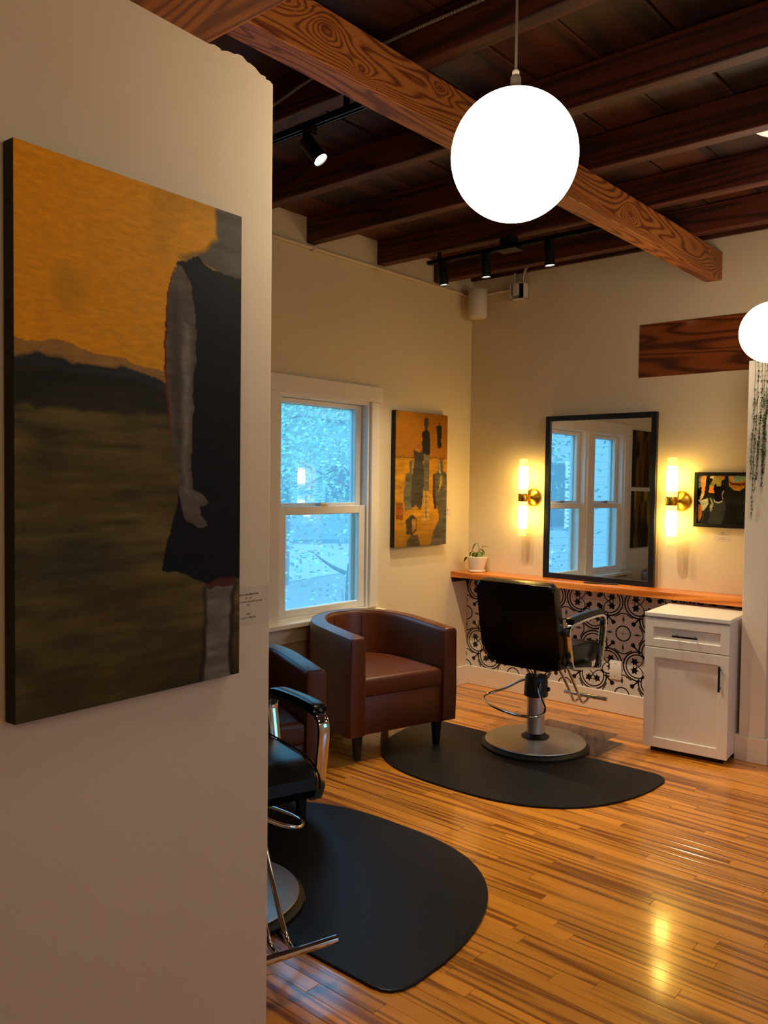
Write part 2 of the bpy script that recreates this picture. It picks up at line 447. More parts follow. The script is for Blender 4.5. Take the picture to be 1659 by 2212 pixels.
# partition in the foreground (turned by a few degrees), with its torn plaster top
PHI = math.atan(0.06)
T_ = Vector((-math.sin(PHI), math.cos(PHI), 0)); NRM = Vector((math.cos(PHI), math.sin(PHI), 0))
W0 = Vector((2.1685, -3.813, 0))                      # foot of its free end, room side
def on_partition(s, z, off=0.0):                      # s = distance back from the free end
    p = W0 - T_*s + NRM*off; return Vector((p.x, p.y, z))
prof = [(0.0, 2.306), (0.009, 2.307), (0.013, 2.310), (0.024, 2.309), (0.027, 2.314), (0.041, 2.313), (0.056, 2.321), (0.071, 2.324), (0.078, 2.323), (0.092, 2.330), (0.104, 2.329), (0.113, 2.325), (0.131, 2.324), (0.147, 2.318), (0.151, 2.321), (0.166, 2.322), (0.180, 2.318), (0.6, 2.318), (3.77, 2.318)]
t = B()
poly = [(0.0, -0.12)] + prof + [(3.77, -0.12)]
a = [t.verts.new(on_partition(s, z)) for s, z in poly]; b2 = [t.verts.new(on_partition(s, z, -0.12)) for s, z in poly]
t.faces.new(a); t.faces.new(b2[::-1]); n = len(poly)
for i in range(n): t.faces.new((a[i], b2[i], b2[(i+1) % n], a[(i+1) % n]))
es = [e for e in t.edges if abs(e.verts[0].co.z - e.verts[1].co.z) > 2 and (e.verts[0].co - W0).length < 3]
bmesh.ops.bevel(t, geom=es, offset=0.008, segments=3, affect='EDGES', profile=0.5)
bm = B(); merge(bm, t)
struct('wall_front', bm, WALLF)

# wing wall beside the cabinet
bm = B(); box(bm, 2.068, 2.200, -0.395, 0.0, -0.01, 2.135, bevel=.004, seg=2); struct('wall_wing', bm, TRIM)

# baseboards
def board(name, pts):
    bm = B()
    for q in pts: box(bm, *q, bevel=.003, seg=1)
    return struct(name, bm, TRIM)
BBH = 0.136
board('baseboard_back', [(0.0, 2.068, -0.016, 0.0, 0.0, BBH), (2.2, XR, -0.016, 0.0, 0.0, BBH)])
board('baseboard_left', [(0.0, 0.016, YR, -0.016, 0.0, BBH)])
board('baseboard_right', [(XR-.016, XR, -4.5, -0.016, 0.0, BBH)])
board('baseboard_wing', [(2.050, 2.218, -0.411, -0.395, 0.0, BBH), (2.2, 2.218, -0.395, -0.016, 0.0, BBH), (2.050, 2.068, -0.395, -0.30, 0.0, BBH)])
bm = B(); t = B(); box(t, -0.0, 0.016, -3.77, 0.0, 0, BBH, bevel=.003, seg=1)
merge(bm, t, Matrix.Translation(W0) @ Matrix.Rotation(PHI, 4, 'Z')); struct('baseboard_front', bm, TRIM)
bm = B(); box(bm, 0.0, XR, -0.022, 0.0, 2.925, ZC, bevel=.002, seg=1); struct('trim_1', bm, JOISTW)

# ------------------------------------------------------------------ big beam, header, wood panel in the wall
bm = B(); box(bm, 1.683, 1.778, -7.55, 0.03, 2.676, JZ, bevel=.004, seg=2)
tag(obj('ceiling_beam', bm, BEAMW), 'long honey fir beam with knots running under the dark joists to the back wall', 'beam')
bm = B(); box(bm, 0.02, XR-.01, -4.42, -3.992, 2.318, 2.60, bevel=.004, seg=2)
tag(obj('header_beam', bm, HEADW), 'wide orange wooden header resting on the top of the foreground wall', 'beam')
for y0 in (-4.22,):
    bm = B(); box(bm, 0.0, XR, -4.26, -4.14, 2.60, ZC); struct('wall_header', bm, WALL)
bm = B(); box(bm, 1.281, 2.40, -0.006, 0.01, 2.141, 2.470, bevel=.002, seg=1)
tag(obj('wood_panel', bm, PANELW), 'reddish brown wood board let flush into the back wall behind the globe lamp', 'wood panel')

# ------------------------------------------------------------------ windows in the left wall
def window(name, y0, y1):
    root = thing(name, 'white vinyl double hung window', 'window'); del root['category']; root['kind'] = 'structure'
    del root['label']
    e = 0.024
    bm = B()   # jamb lining
    box(bm, -0.15, 0.0, y0, y0+e, WZ0, WZ1); box(bm, -0.15, 0.0, y1-e, y1, WZ0, WZ1)
    box(bm, -0.15, 0.0, y0+e, y1-e, WZ1-e, WZ1); box(bm, -0.15, 0.0, y0+e, y1-e, WZ0, WZ0+e)
    obj('window_frame', bm, VINYL, root)
    a, b_ = y0+e, y1-e
    def sash(nm, x0, x1, z0, z1, st, rt_, rb):
        bm = B()
        box(bm, x0, x1, a, a+st, z0, z1, bevel=.004, seg=1); box(bm, x0, x1, b_-st, b_, z0, z1, bevel=.004, seg=1)
        box(bm, x0, x1, a+st-.003, b_-st+.003, z1-rt_, z1, bevel=.004, seg=1); box(bm, x0, x1, a+st-.003, b_-st+.003, z0, z0+rb, bevel=.004, seg=1)
        s_ = obj(nm, bm, VINYL, root)
        bm = B(); xm = (x0+x1)/2; box(bm, xm-.003, xm+.003, a+st-.004, b_-st+.004, z0+rb-.004, z1-rt_+.004); obj('glass_pane', bm, GLASS, s_)
        return s_
    sash('upper_sash', -0.082, -0.052, 1.300, WZ1-e, 0.052, 0.030, 0.040)
    lo = sash('lower_sash', -0.046, -0.014, WZ0+e, 1.322, 0.058, 0.050, 0.046)
    bm = B(); ym = (a+b_)/2
    box(bm, -0.062, -0.018, ym-.035, ym+.035, 1.322, 1.330, bevel=.002, seg=1); t = B(); box(t, -.012, .012, -.045, .012, 0, .012, bevel=.003)
    merge(bm, t, Matrix.Translation((-0.035, ym+.01, 1.330)) @ Matrix.Rotation(0.25, 4, 'Z')); obj('sash_lock', bm, STEEL, lo)
    bm = B()   # outer screen frame
    box(bm, -0.125, -0.105, a, a+.03, WZ0+e, WZ1-e); box(bm, -0.125, -0.105, b_-.03, b_, WZ0+e, WZ1-e)
    box(bm, -0.125, -0.105, a, b_, WZ0+e, WZ0+e+.03); box(bm, -0.125, -0.105, a, b_, WZ1-e-.03, WZ1-e)
    sf = obj('screen_frame', bm, VINYL, root)
    bm = B(); box(bm, -0.1155, -0.1145, a+.03, b_-.03, WZ0+e+.03, WZ1-e-.03); obj('insect_screen', bm, SCREEN, sf)
    return root
window('window_1', *WIN[0]); window('window_2', *WIN[1])
# casing, mullion cover, stool and apron
def trim(name, *bs):
    bm = B()
    for q in bs: box(bm, *q, bevel=.003, seg=1)
    return struct(name, bm, TRIM)
trim('trim_2', (-0.002, 0.026, -2.72, -1.0, WZ1-.004, 2.070))
trim('trim_3', (-0.002, 0.020, -1.095, -1.018, WZ0+.02, WZ1-.004))
trim('trim_4', (-0.002, 0.020, -2.695, -2.615, WZ0+.02, WZ1-.004))
trim('trim_5', (-0.10, 0.020, -1.992, -1.863, WZ0, WZ1-.004))
trim('trim_6', (-0.02, 0.062, -2.74, -0.985, 0.632, 0.660))
trim('trim_7', (-0.002, 0.020, -2.70, -1.018, 0.538, 0.632))

# windows behind and beside the camera, for the daylight that falls on the wing wall
def plain_window(name, axis, c, u0, u1, z0, z1, nm=1):
    root = thing(name, '', ''); del root['label']; del root['category']; root['kind'] = 'structure'
    def bx(bm, u, v, p, q, d0=-.03, d1=.03):
        if axis == 'x': box(bm, c+d0, c+d1, u, v, p, q)
        else: box(bm, u, v, c+d0, c+d1, p, q)
    bm = B(); bx(bm, u0, u0+.06, z0, z1); bx(bm, u1-.06, u1, z0, z1); bx(bm, u0, u1, z0, z0+.06); bx(bm, u0, u1, z1-.06, z1)
    for k in range(nm):
        u = u0 + (u1-u0)*(k+1)/(nm+1); bx(bm, u-.03, u+.03, z0, z1)
    obj('window_frame', bm, VINYL, root)
    for k in range(nm+1):
        a, b_ = u0+(u1-u0)*k/(nm+1), u0+(u1-u0)*(k+1)/(nm+1)
        bm = B(); bx(bm, a+.03, b_-.03, z0+.06, z1-.06, -.003, .003); obj('glass_pane', bm, GLASS, root)
    return root
plain_window('window_3', 'x', XR+.08, *RW[0], nm=2)
bm = B(); box(bm, RD[0][0], RD[0][1], YR-.10, YR-.04, 0.0, RD[0][3]); d_ = struct('door_1', bm, TRIM)
bm = B(); t = B(); lathe(t, [(.012, 0), (.012, .04), (.028, .05), (.03, .07), (.02, .08)], 20); merge(bm, t, basis((1, 0, 0), (0, 0, 1), (0, -1, 0), (3.2, YR-.04, 1.0)) @ Matrix.Rotation(PI, 4, 'X')); obj('door_knob', bm, BRASS, d_, smooth=True)

# ------------------------------------------------------------------ patterned wall tiles under the shelf
TT, TV, TZ = 0.2032, 0.1975, 0.1262
def strip2(pts, w):
    w = w*1.35
    out = []; n = len(pts)
    for i, p in enumerate(pts):
        a = pts[max(i-1, 0)]; c = pts[min(i+1, n-1)]
        d = Vector((c[0]-a[0], c[1]-a[1])).normalized(); nn = Vector((-d.y, d.x))*w/2
        out.append(((p[0]+nn.x, p[1]+nn.y), (p[0]-nn.x, p[1]-nn.y)))
    return [(out[i][0], out[i+1][0], out[i+1][1], out[i][1]) for i in range(n-1)]
def arc2(cx, cy, r, a0, a1, n=14):
    return [(cx+r*math.cos(math.radians(a0+(a1-a0)*k/n)), cy+r*math.sin(math.radians(a0+(a1-a0)*k/n))) for k in range(n+1)]
def blob2(cx, cy, ang, outline):
    c, s = math.cos(ang), math.sin(ang); g = 1.0 if len(outline) == 4 else 1.32
    return [(cx+g*(x*c-y*s), cy+g*(x*s+y*c)) for x, y in outline]
IVY = [(-.10, 0), (-.05, .035), (-.07, .095), (-.005, .06), (.045, .10), (.045, .04), (.11, 0), (.045, -.04), (.045, -.10), (-.005, -.06), (-.07, -.095), (-.05, -.035)]
BUD = [(-.055, -.018), (-.02, -.05), (.025, -.06), (.05, -.035), (.045, -.012), (.085, 0), (.045, .012), (.05, .035), (.025, .06), (-.02, .05), (-.055, .018)]
LOBE = [(-.14, -.012), (-.06, -.03), (-.04, -.085), (.0, -.045), (.05, -.06), (.10, 0), (.05, .06), (.0, .045), (-.04, .085), (-.06, .03), (-.14, .012)]
SPIN = [(-.17, 0), (-.07, .008), (0, .03), (.07, .008), (.17, 0), (.07, -.008), (0, -.03), (-.07, -.008)]
def motif():
    """one quarter of the repeat in tile units: (0,0) is the small ring, (1,1) the middle of the rosette"""
    P_ = []
    half = []
    half += strip2(arc2(0.5, 1.0, 0.465, 180, 275+8, 20), 0.036)
    half += strip2(arc2(0.5, 1.0, 0.375, 180, 291, 20), 0.030)
    half += strip2([(0.635, 0.64), (0.672, 0.73), (0.672, 0.82), (0.63, 0.91), (0.56, 0.975), (0.5, 1.0)], 0.022)
    half.append(blob2(0.40, 0.86, math.radians(235), IVY))
    half += strip2([(0.5, 1.0), (0.44, 0.93)], 0.03)
    half.append(blob2(0.0, 0.46, PI/2, SPIN))
    half += strip2([(0.0, 0.655), (0.07, 0.65), (0.14, 0.625), (0.20, 0.585), (0.25, 0.545), (0.31, 0.525)], 0.026)
    half.append([(0.12, 0.63), (0.135, 0.565), (0.165, 0.60)]); half.append([(0.18, 0.60), (0.20, 0.545), (0.23, 0.565)])
    half.append([(-.01, .78), (0.025, 0.80), (0.0, 0.86)])
    P_ += half + [[(y, x) for x, y in q][::-1] for q in half]
    P_ += strip2(arc2(0, 0, 0.24, 0, 90, 14), 0.03)
    P_ += [[(0, -.012), (.09, 0), (0, .012)], [(-.012, 0), (.012, 0), (0, .09)], [(0.0, 0.0), (0.03, 0.0), (0.0, 0.03)]]
    P_.append(blob2(0.34, 0.34, math.radians(225), BUD)); P_ += strip2([(0.37, 0.37), (0.54, 0.54)], 0.035)
    P_.append(blob2(0.635, 0.64, math.radians(45), [(-.04, -.04), (.04, -.04), (.04, .04), (-.04, .04)]))
    P_.append(blob2(0.81, 0.81, math.radians(45), LOBE))
    P_ += strip2([(0.64, 0.64), (0.75, 0.75)], 0.03)
    return P_
MOT = motif()
_tiles = {}
def tile_mesh(fx, fz, w, h, keep_low):
    key = (fx, fz, round(w, 4), round(h, 4))
    if key in _tiles: return _tiles[key]
    bm = B()
    box(bm, 0.0006, w-0.0006, -0.008, 0.0, 0.0006, h-0.0006, bevel=.0006, seg=1)
    nb = len(bm.faces)
    t = B()
    for q in MOT:
        pts = [((1-x if fx else x)*TT, (1-y if fz else y)*TV) for x, y in q]
        try: t.faces.new([t.verts.new((x, -0.0084, z)) for x, z in pts])
        except ValueError: pass
    for co, no in (((0.001, 0, 0), (-1, 0, 0)), ((w-.001, 0, 0), (1, 0, 0)), ((0, 0, .001), (0, 0, -1)), ((0, 0, h-.001), (0, 0, 1))):
        bmesh.ops.bisect_plane(t, geom=t.verts[:]+t.edges[:]+t.faces[:], plane_co=co, plane_no=no, clear_outer=True)
    for f in t.faces:
        if f.normal.y > 0: f.normal_flip()
    me2 = bpy.data.meshes.new('t'); t.to_mesh(me2); t.free(); bm.from_mesh(me2); bpy.data.meshes.remove(me2)
    bm.faces.ensure_lookup_table()
    for i, f in enumerate(bm.faces): f.material_index = 0 if i < nb else 1
    me = bpy.data.meshes.new('tile'); bm.to_mesh(me); bm.free()
    me.materials.append(TILEW); me.materials.append(TILEB)
    _tiles[key] = me; return me
for i in range(11):
    for j in range(4):
        w = TT if i < 10 else 2.066-10*TT
        h = TV if j < 3 else 0.796-(TZ+3*TV)
        me = tile_mesh(i % 2 == 1, j % 2 == 1, w, h, j)
        o = link('wall_tile', me, None, wall_back, loc=(i*TT, -0.0005, TZ + j*TV))

# outlet cover
r_ = thing('outlet_cover', 'white blank outlet cover on the patterned tiles beside the cabinet', 'outlet cover', (1.175, -0.009, 0.282))
bm = B(); t = B(); prism(t, rrect(0.078, 0.122, 0.005), 0, 0.006, bevel=.002); merge(bm, t, basis((1, 0, 0), (0, 0, 1), (0, -1, 0), (0, 0, 0))); obj('plate', bm, WHITE, r_, smooth=True)
for z in (-.042, .042):
    bm = B(); t = B(); lathe(t, [(0.0035, 0), (0.0035, .0012), (0.002, .0016)], 10); merge(bm, t, basis((1, 0, 0), (0, 0, 1), (0, -1, 0), (0, -0.006, z))); obj('screw', bm, STEEL, r_)

# ------------------------------------------------------------------ shelf, mirror, sconces
SHZ0, SHZ1, SHY = 0.797, 0.838, -0.213
r_ = thing('wall_shelf', 'long honey wood shelf running along the back wall above the tiles', 'shelf', (0, 0, 0))
bm = B(); box(bm, 0.001, 2.066, SHY, -0.001, SHZ0, SHZ1, bevel=.003, seg=2); obj('shelf_board', bm, SHELFW, r_)
bm = B()
pl = [(-.205, .797), (-.205, .775)] + [(-.205+.03*k+dx, .775-dz) for k in range(6) for dx, dz in ((.004, .010), (.015, .014), (.026, .008))] + [(-.01, .70), (-.002, .70), (-.002, .797)]
t = B(); prism(t, pl, 0, .014, bevel=.002, seg=1); merge(bm, t, basis((0, 1, 0), (0, 0, 1), (1, 0, 0), (0.001, 0, 0)))
obj('shelf_bracket', bm, IRON, r_)

lean = math.atan2(0.005, 1.085)
r_ = thing('wall_mirror', 'large black framed mirror standing on the shelf against the wall', 'mirror', (1.037, -0.035, SHZ1), 0)
r_.rotation_euler = (-lean, 0, 0)
mw, mh, fwid = 0.775, 1.086, 0.036
bm = B()
for q in ((-mw/2, -mw/2+fwid, 0, mh), (mw/2-fwid, mw/2, 0, mh)): box(bm, q[0], q[1], -.014, .014, q[2], q[3], bevel=.002, seg=1)
for q in ((0, fwid), (mh-fwid, mh)): box(bm, -mw/2+fwid, mw/2-fwid, -.014, .014, q[0], q[1], bevel=.002, seg=1)
obj('mirror_frame', bm, BLACK, r_)
bm = B(); box(bm, -mw/2+fwid-.004, mw/2-fwid+.004, -.002, .006, fwid-.004, mh-fwid+.004); obj('mirror_glass', bm, MIRROR, r_)

def sconce(x, label):
    r = thing('wall_sconce', label, 'wall lamp', (x, 0, 1.376), 0, 'brass sconces beside the mirror')
    def Rr(p): return basis((1, 0, 0), (0, 0, 1), (0, -1, 0), p)
    bm = B(); t = B(); lathe(t, [(0.062, 0), (0.062, .006), (0.056, .014), (0.034, .026), (0.014, .036), (0.012, .075)], 32); merge(bm, t, Rr((0.022, 0, 0))); obj('back_plate', bm, BRASS, r, smooth=True)
    bm = B(); lathe(bm, [(0.0315, -.026), (0.033, -.024), (0.033, .024), (0.0315, .026)], 28); obj('collar', bm, BRASS, r, smooth=True, loc=(0.0, -0.1, 0))
    bm = B(); tube(bm, [(0.022, -.07, 0), (0.012, -.085, 0), (0.0, -.1, 0)], 0.011, 12); obj('arm', bm, BRASS, r, smooth=True)
    for s_ in (1, -1):
        pr = [(0.0325, .0262), (0.034, .08), (0.033, .15), (0.029, .225), (0.028, .258), (0.025, .262)]
        bm = B(); lathe(bm, [(a, b_) for a, b_ in pr], 28)
        o = obj('glass_shade', bm, SCONCE, r, smooth=True, loc=(0, -0.1, 0))
        if s_ < 0: o.rotation_euler = (PI, 0, 0)
    return r
sconce(0.517, 'lit two-ended brass wall sconce left of the mirror near the corner')
sconce(1.550, 'lit two-ended brass wall sconce between the mirror and the small framed picture')

# small things on the shelf
r_ = thing('styling_tray', 'thin black tray lying on the shelf in front of the mirror', 'tray', (1.11, -0.115, SHZ1), math.radians(14))
bm = B(); prism(bm, rrect(0.22, 0.035, 0.012), 0, 0.006, bevel=.002, seg=1); obj('tray_base', bm, BLACKP, r_)
bm = B(); tube(bm, [(x, y, .006) for x, y in rrect(0.214, 0.029, 0.010)], 0.0018, 6, closed=True); obj('tray_rim', bm, CHROME, r_, smooth=True)

r_ = thing('potted_plant', 'small trailing green plant in a white ribbed pot on the shelf corner', 'potted plant', (0.150, -0.105, SHZ1))
bm = B(); lathe(bm, [(0.052, 0), (0.058, .004), (0.060, .014), (0.055, .016), (0.052, .010), (0.02, .008)], 32); obj('saucer', bm, POTM, r_, smooth=True)
bm = B(); pr = [(0.046, .010)] + [(0.046+0.028*(k/14)**0.8 + (0.0008 if k % 2 else 0), .012+.098*k/14) for k in range(15)] + [(0.070, .112), (0.066, .106), (0.060, .095)]
lathe(bm, pr, 36); obj('pot', bm, POTM, r_, smooth=True)
bm = B(); lathe(bm, [(0.061, .094), (0.04, .098), (0.01, .099)], 24); obj('soil', bm, SOIL, r_)
def leaf_mesh(L, Wd, fold=0.25, droop=0.25, n=7):
    t = B(); rows_ = []
    for k in range(n+1):
        u = k/n; w = Wd*math.sin(PI*min(u**0.72, 1.0))*(1-.15*u) + 0.0004
        z = -droop*L*u*u
        rows_.append([t.verts.new((L*u, -w, z+fold*w)), t.verts.new((L*u, 0, z)), t.verts.new((L*u, w, z+fold*w))])
    for a, b_ in zip(rows_, rows_[1:]):
        t.faces.new((a[0], a[1], b_[1], b_[0])); t.faces.new((a[1], a[2], b_[2], b_[1]))
    bmesh.ops.solidify(t, geom=t.faces[:], thickness=0.0007)
    return t
for (px_, py_, pz_, az, el, L_, m_) in ((0.0, -.01, .205, 215, -50, .058, LEAF), (0.022, 0.0, .165, 20, -35, .05, LEAFV), (0.03, -.01, .15, -60, -55, .055, LEAFV), (0.012, -.02, .14, -100, -30, .05, LEAFV), (0.02, -.025, .125, -40, -60, .045, LEAFV),
                                   (-.03, -.02, .145, 225, -60, .045, LEAF), (-.06, -.01, .11, 190, -35, .05, LEAF), (0.035, 0.01, .175, 60, 20, .04, LEAFV)):
    t = leaf_mesh(L_*1.2, L_*.52); bm = B()
    merge(bm, t, Matrix.Translation((px_, py_, pz_)) @ Matrix.Rotation(math.radians(az), 4, 'Z') @ Matrix.Rotation(math.radians(-el), 4, 'Y'))
    obj('leaf', bm, m_, r_, smooth='all')
for pts in ([(0.01, 0, .095), (0.02, -.005, .15), (0.012, -.01, .20), (0.0, -.01, .207)], [(0, 0, .095), (0.015, -.01, .13), (0.03, 0, .17)], [(-.01, 0, .095), (-.02, -.01, .14), (-.03, -.02, .147)], [(-.02, 0, .095), (-.045, 0, .115), (-.06, -.01, .11)]):
    bm = B(); tube(bm, spline(pts, 5), 0.0016, 6); obj('stem', bm, STEM, r_, smooth=True)

# ------------------------------------------------------------------ pictures
_rng = np.random.default_rng(5)
def vnoise(nx, ny, fx, fy):
    g = _rng.random((fy+2, fx+2)); X, Y = np.meshgrid(np.linspace(0, fx, nx), np.linspace(0, fy, ny))
    xi, yi = X.astype(int), Y.astype(int); u, v = X-xi, Y-yi; u = u*u*(3-2*u); v = v*v*(3-2*v)
    return (g[yi, xi]*(1-u)+g[yi, xi+1]*u)*(1-v) + (g[yi+1, xi]*(1-u)+g[yi+1, xi+1]*u)*v
def inside(poly, X, Y):
    r = np.zeros(X.shape, bool); n = len(poly)
    for i in range(n):
        (x1, y1), (x2, y2) = poly[i], poly[(i+1) % n]
        if y1 == y2: continue
        c = ((y1 > Y) != (y2 > Y)) & (X < (x2-x1)*(Y-y1)/(y2-y1)+x1); r ^= c
    return r
def sub(c): return np.array([int(c[i:i+2], 16)/255 for i in (0, 2, 4)])
class Picture:
    def __init__(s, nx, ny, base):
        s.nx, s.ny = nx, ny; s.X, s.Y = np.meshgrid(np.linspace(0, 1, nx), np.linspace(0, 1, ny))
        s.C = np.ones((ny, nx, 3))*sub(base)
        s.jx = (vnoise(nx, ny, 24, 40)-.5)*.012; s.jy = (vnoise(nx, ny, 24, 40)-.5)*.010
    def poly(s, p, c, op=1.0, var=0.12, soft=0.0):
        acc = np.zeros(s.X.shape)
        k = 5 if soft else 1
        for i in range(k):
            dx = (i-(k-1)/2)*soft/max(k, 1)
            acc += inside(p, s.X+s.jx+dx, s.Y+s.jy+dx*.5)
        m_ = (acc/k*op)[..., None]
        v = 1 + (vnoise(s.nx, s.ny, 5, 90)[..., None]*.6 + vnoise(s.nx, s.ny, 9, 30)[..., None]*.4 - .5)*2*var
        s.C = s.C*(1-m_) + sub(c)*v*m_
    def grad(s, c, w):
        w = np.clip(w, 0, 1)[..., None]; s.C = s.C*(1-w) + sub(c)*w
    def mesh(s, w, h, z):
        nx, ny = s.nx, s.ny
        xs = np.linspace(-w/2, w/2, nx); ys = np.linspace(h/2, -h/2, ny)
        V = np.stack([np.tile(xs, ny), np.repeat(ys, nx), np.full(nx*ny, z)], 1)
        i = np.arange(nx*ny).reshape(ny, nx)
        F = np.stack([i[:-1, :-1], i[1:, :-1], i[1:, 1:], i[:-1, 1:]], -1).reshape(-1, 4)
        me = bpy.data.meshes.new('painted_face'); me.from_pydata(V.tolist(), [], F.tolist())
        C_ = np.clip(s.C, 0, 1); C_ = np.where(C_ <= .04045, C_/12.92, ((C_+.055)/1.055)**2.4)
        at = me.color_attributes.new('paint', 'FLOAT_COLOR', 'POINT')
        at.data.foreach_set('color', np.concatenate([C_.reshape(-1, 3), np.ones((nx*ny, 1))], 1).astype(np.float32).ravel())
        return me
def hang(name, label, cat, pic, w, h, d, M_, mat=PAINT, group=None):
    r = thing(name, label, cat, group=group); r.matrix_world = M_
    bm = B(); box(bm, -w/2, w/2, -h/2, h/2, 0.001, d, bevel=.0015, seg=1); obj('canvas', bm, CANVAS, r)
    link('painted_face', pic.mesh(w-.002, h-.002, d+.0006), mat, r); return r

# 1: the tall painting on the foreground wall
p = Picture(200, 400, 'e69b0c')
n1 = vnoise(200, 400, 5, 9); n2 = vnoise(200, 400, 9, 40)
p.grad('c48f12', (p.X*1.1-.1)*.85); p.grad('ee9a0a', (1-p.X)*.6*(1-p.Y*2)); p.grad('a87c14', (n1-.62)*1.6)
p.poly([(0, .335), (.17, .332), (.394, .343), (.62, .356), (.7, .40), (.7, 1.1), (-.1, 1.1), (-.1, .335)], '9a7238', var=.1)
p.poly([(0, .367), (.077, .357), (.26, .367), (.454, .362), (.63, .385), (1.1, .42), (1.1, 1.1), (-.1, 1.1), (-.1, .367)], '28241b', var=.25)
p.poly([(0, .367), (.077, .357), (.26, .367), (.454, .362), (.63, .385), (.634, .399), (.454, .38), (.26, .382), (.077, .372), (0, .381)], '2a2d2e', var=.2, soft=.02)
p.poly([(-.1, .45), (.298, .445), (.671, .44), (1.1, .44), (1.1, 1.1), (-.1, 1.1)], '544a25', var=.38, soft=.02)
low = p.Y > .45
p.grad('554518', np.where(low, np.exp(-((p.Y-.60)/.05)**2)*.75*(n2*1.2), 0)); p.grad('473512', np.where(low, np.exp(-((p.Y-.80)/.04)**2-((p.X-.4)/.25)**2)*.8, 0))
p.grad('2c240e', np.where(low, (p.Y-.82)*4*n1*1.4, 0)); p.grad('2e3226', np.where(low, np.exp(-((p.Y-.74)/.05)**2-((p.X-.2)/.2)**2)*.6, 0))
p.grad('4e3c0e', np.where(p.Y > .93, (n2-.3)*.9, 0))
p.poly([(.851, -.01), (1.01, -.01), (1.01, .147), (.909, .137), (.809, .124), (.772, .11), (.663, .133), (.695, .117), (.808, .095), (.865, .063)], '59534a', var=.3, soft=.02)
p.poly([(.656, .137), (.772, .11), (.809, .124), (.846, .131), (.934, .132), (1.01, .139), (1.01, .785), (.817, .791), (.709, .769), (.596, .756), (.607, .719), (.668, .616), (.718, .54), (.727, .253)], '0b0b0e', var=.35)
p.poly([(.654, .143), (.626, .18), (.607, .263), (.605, .356), (.622, .43), (.652, .527), (.665, .527), (.64, .42), (.624, .356), (.627, .262), (.643, .179)], '6a2414', var=.3)
p.poly([(.663, .141), (.634, .177), (.617, .263), (.618, .356), (.635, .448), (.649, .523), (.679, .597), (.684, .626), (.719, .655), (.767, .676), (.815, .675), (.815, .66), (.786, .645), (.776, .624), (.822, .624), (.817, .614), (.79, .605), (.747, .587), (.737, .54), (.745, .424), (.758, .308), (.752, .212), (.726, .167), (.69, .143)], '564f47', var=.25)
p.poly([(.703, .246), (.727, .253), (.735, .396), (.718, .54), (.723, .60), (.702, .60), (.694, .445), (.688, .313)], '7d766c', .8, soft=.03)
p.poly([(.64, .20), (.66, .17), (.685, .35), (.69, .5), (.66, .5), (.64, .38)], '3c3832', .6, soft=.03)
p.poly([(.802, .796), (.985, .789), (.97, .829), (.963, .941), (.972, 1.01), (.776, 1.01), (.794, .928), (.808, .861)], '241c12', .8, soft=.02)
p.poly([(.817, .797), (.969, .791), (.949, .828), (.94, .939), (.946, 1.01), (.8, 1.01), (.819, .93), (.823, .862)], '6b655b', var=.25, soft=.015)
p.poly([(.81, .79), (.975, .783), (.965, .80), (.83, .804)], '4a1c18', .8)
ps, pz, pw, ph = 0.356, 1.536, 0.476, 0.919
q = on_partition(ps, pz, 0.0)
hang('canvas_painting', 'large painting of a black-dressed figure under orange sky on the foreground wall', 'painting', p, pw, ph, 0.030, basis(T_, (0, 0, 1), NRM, q))

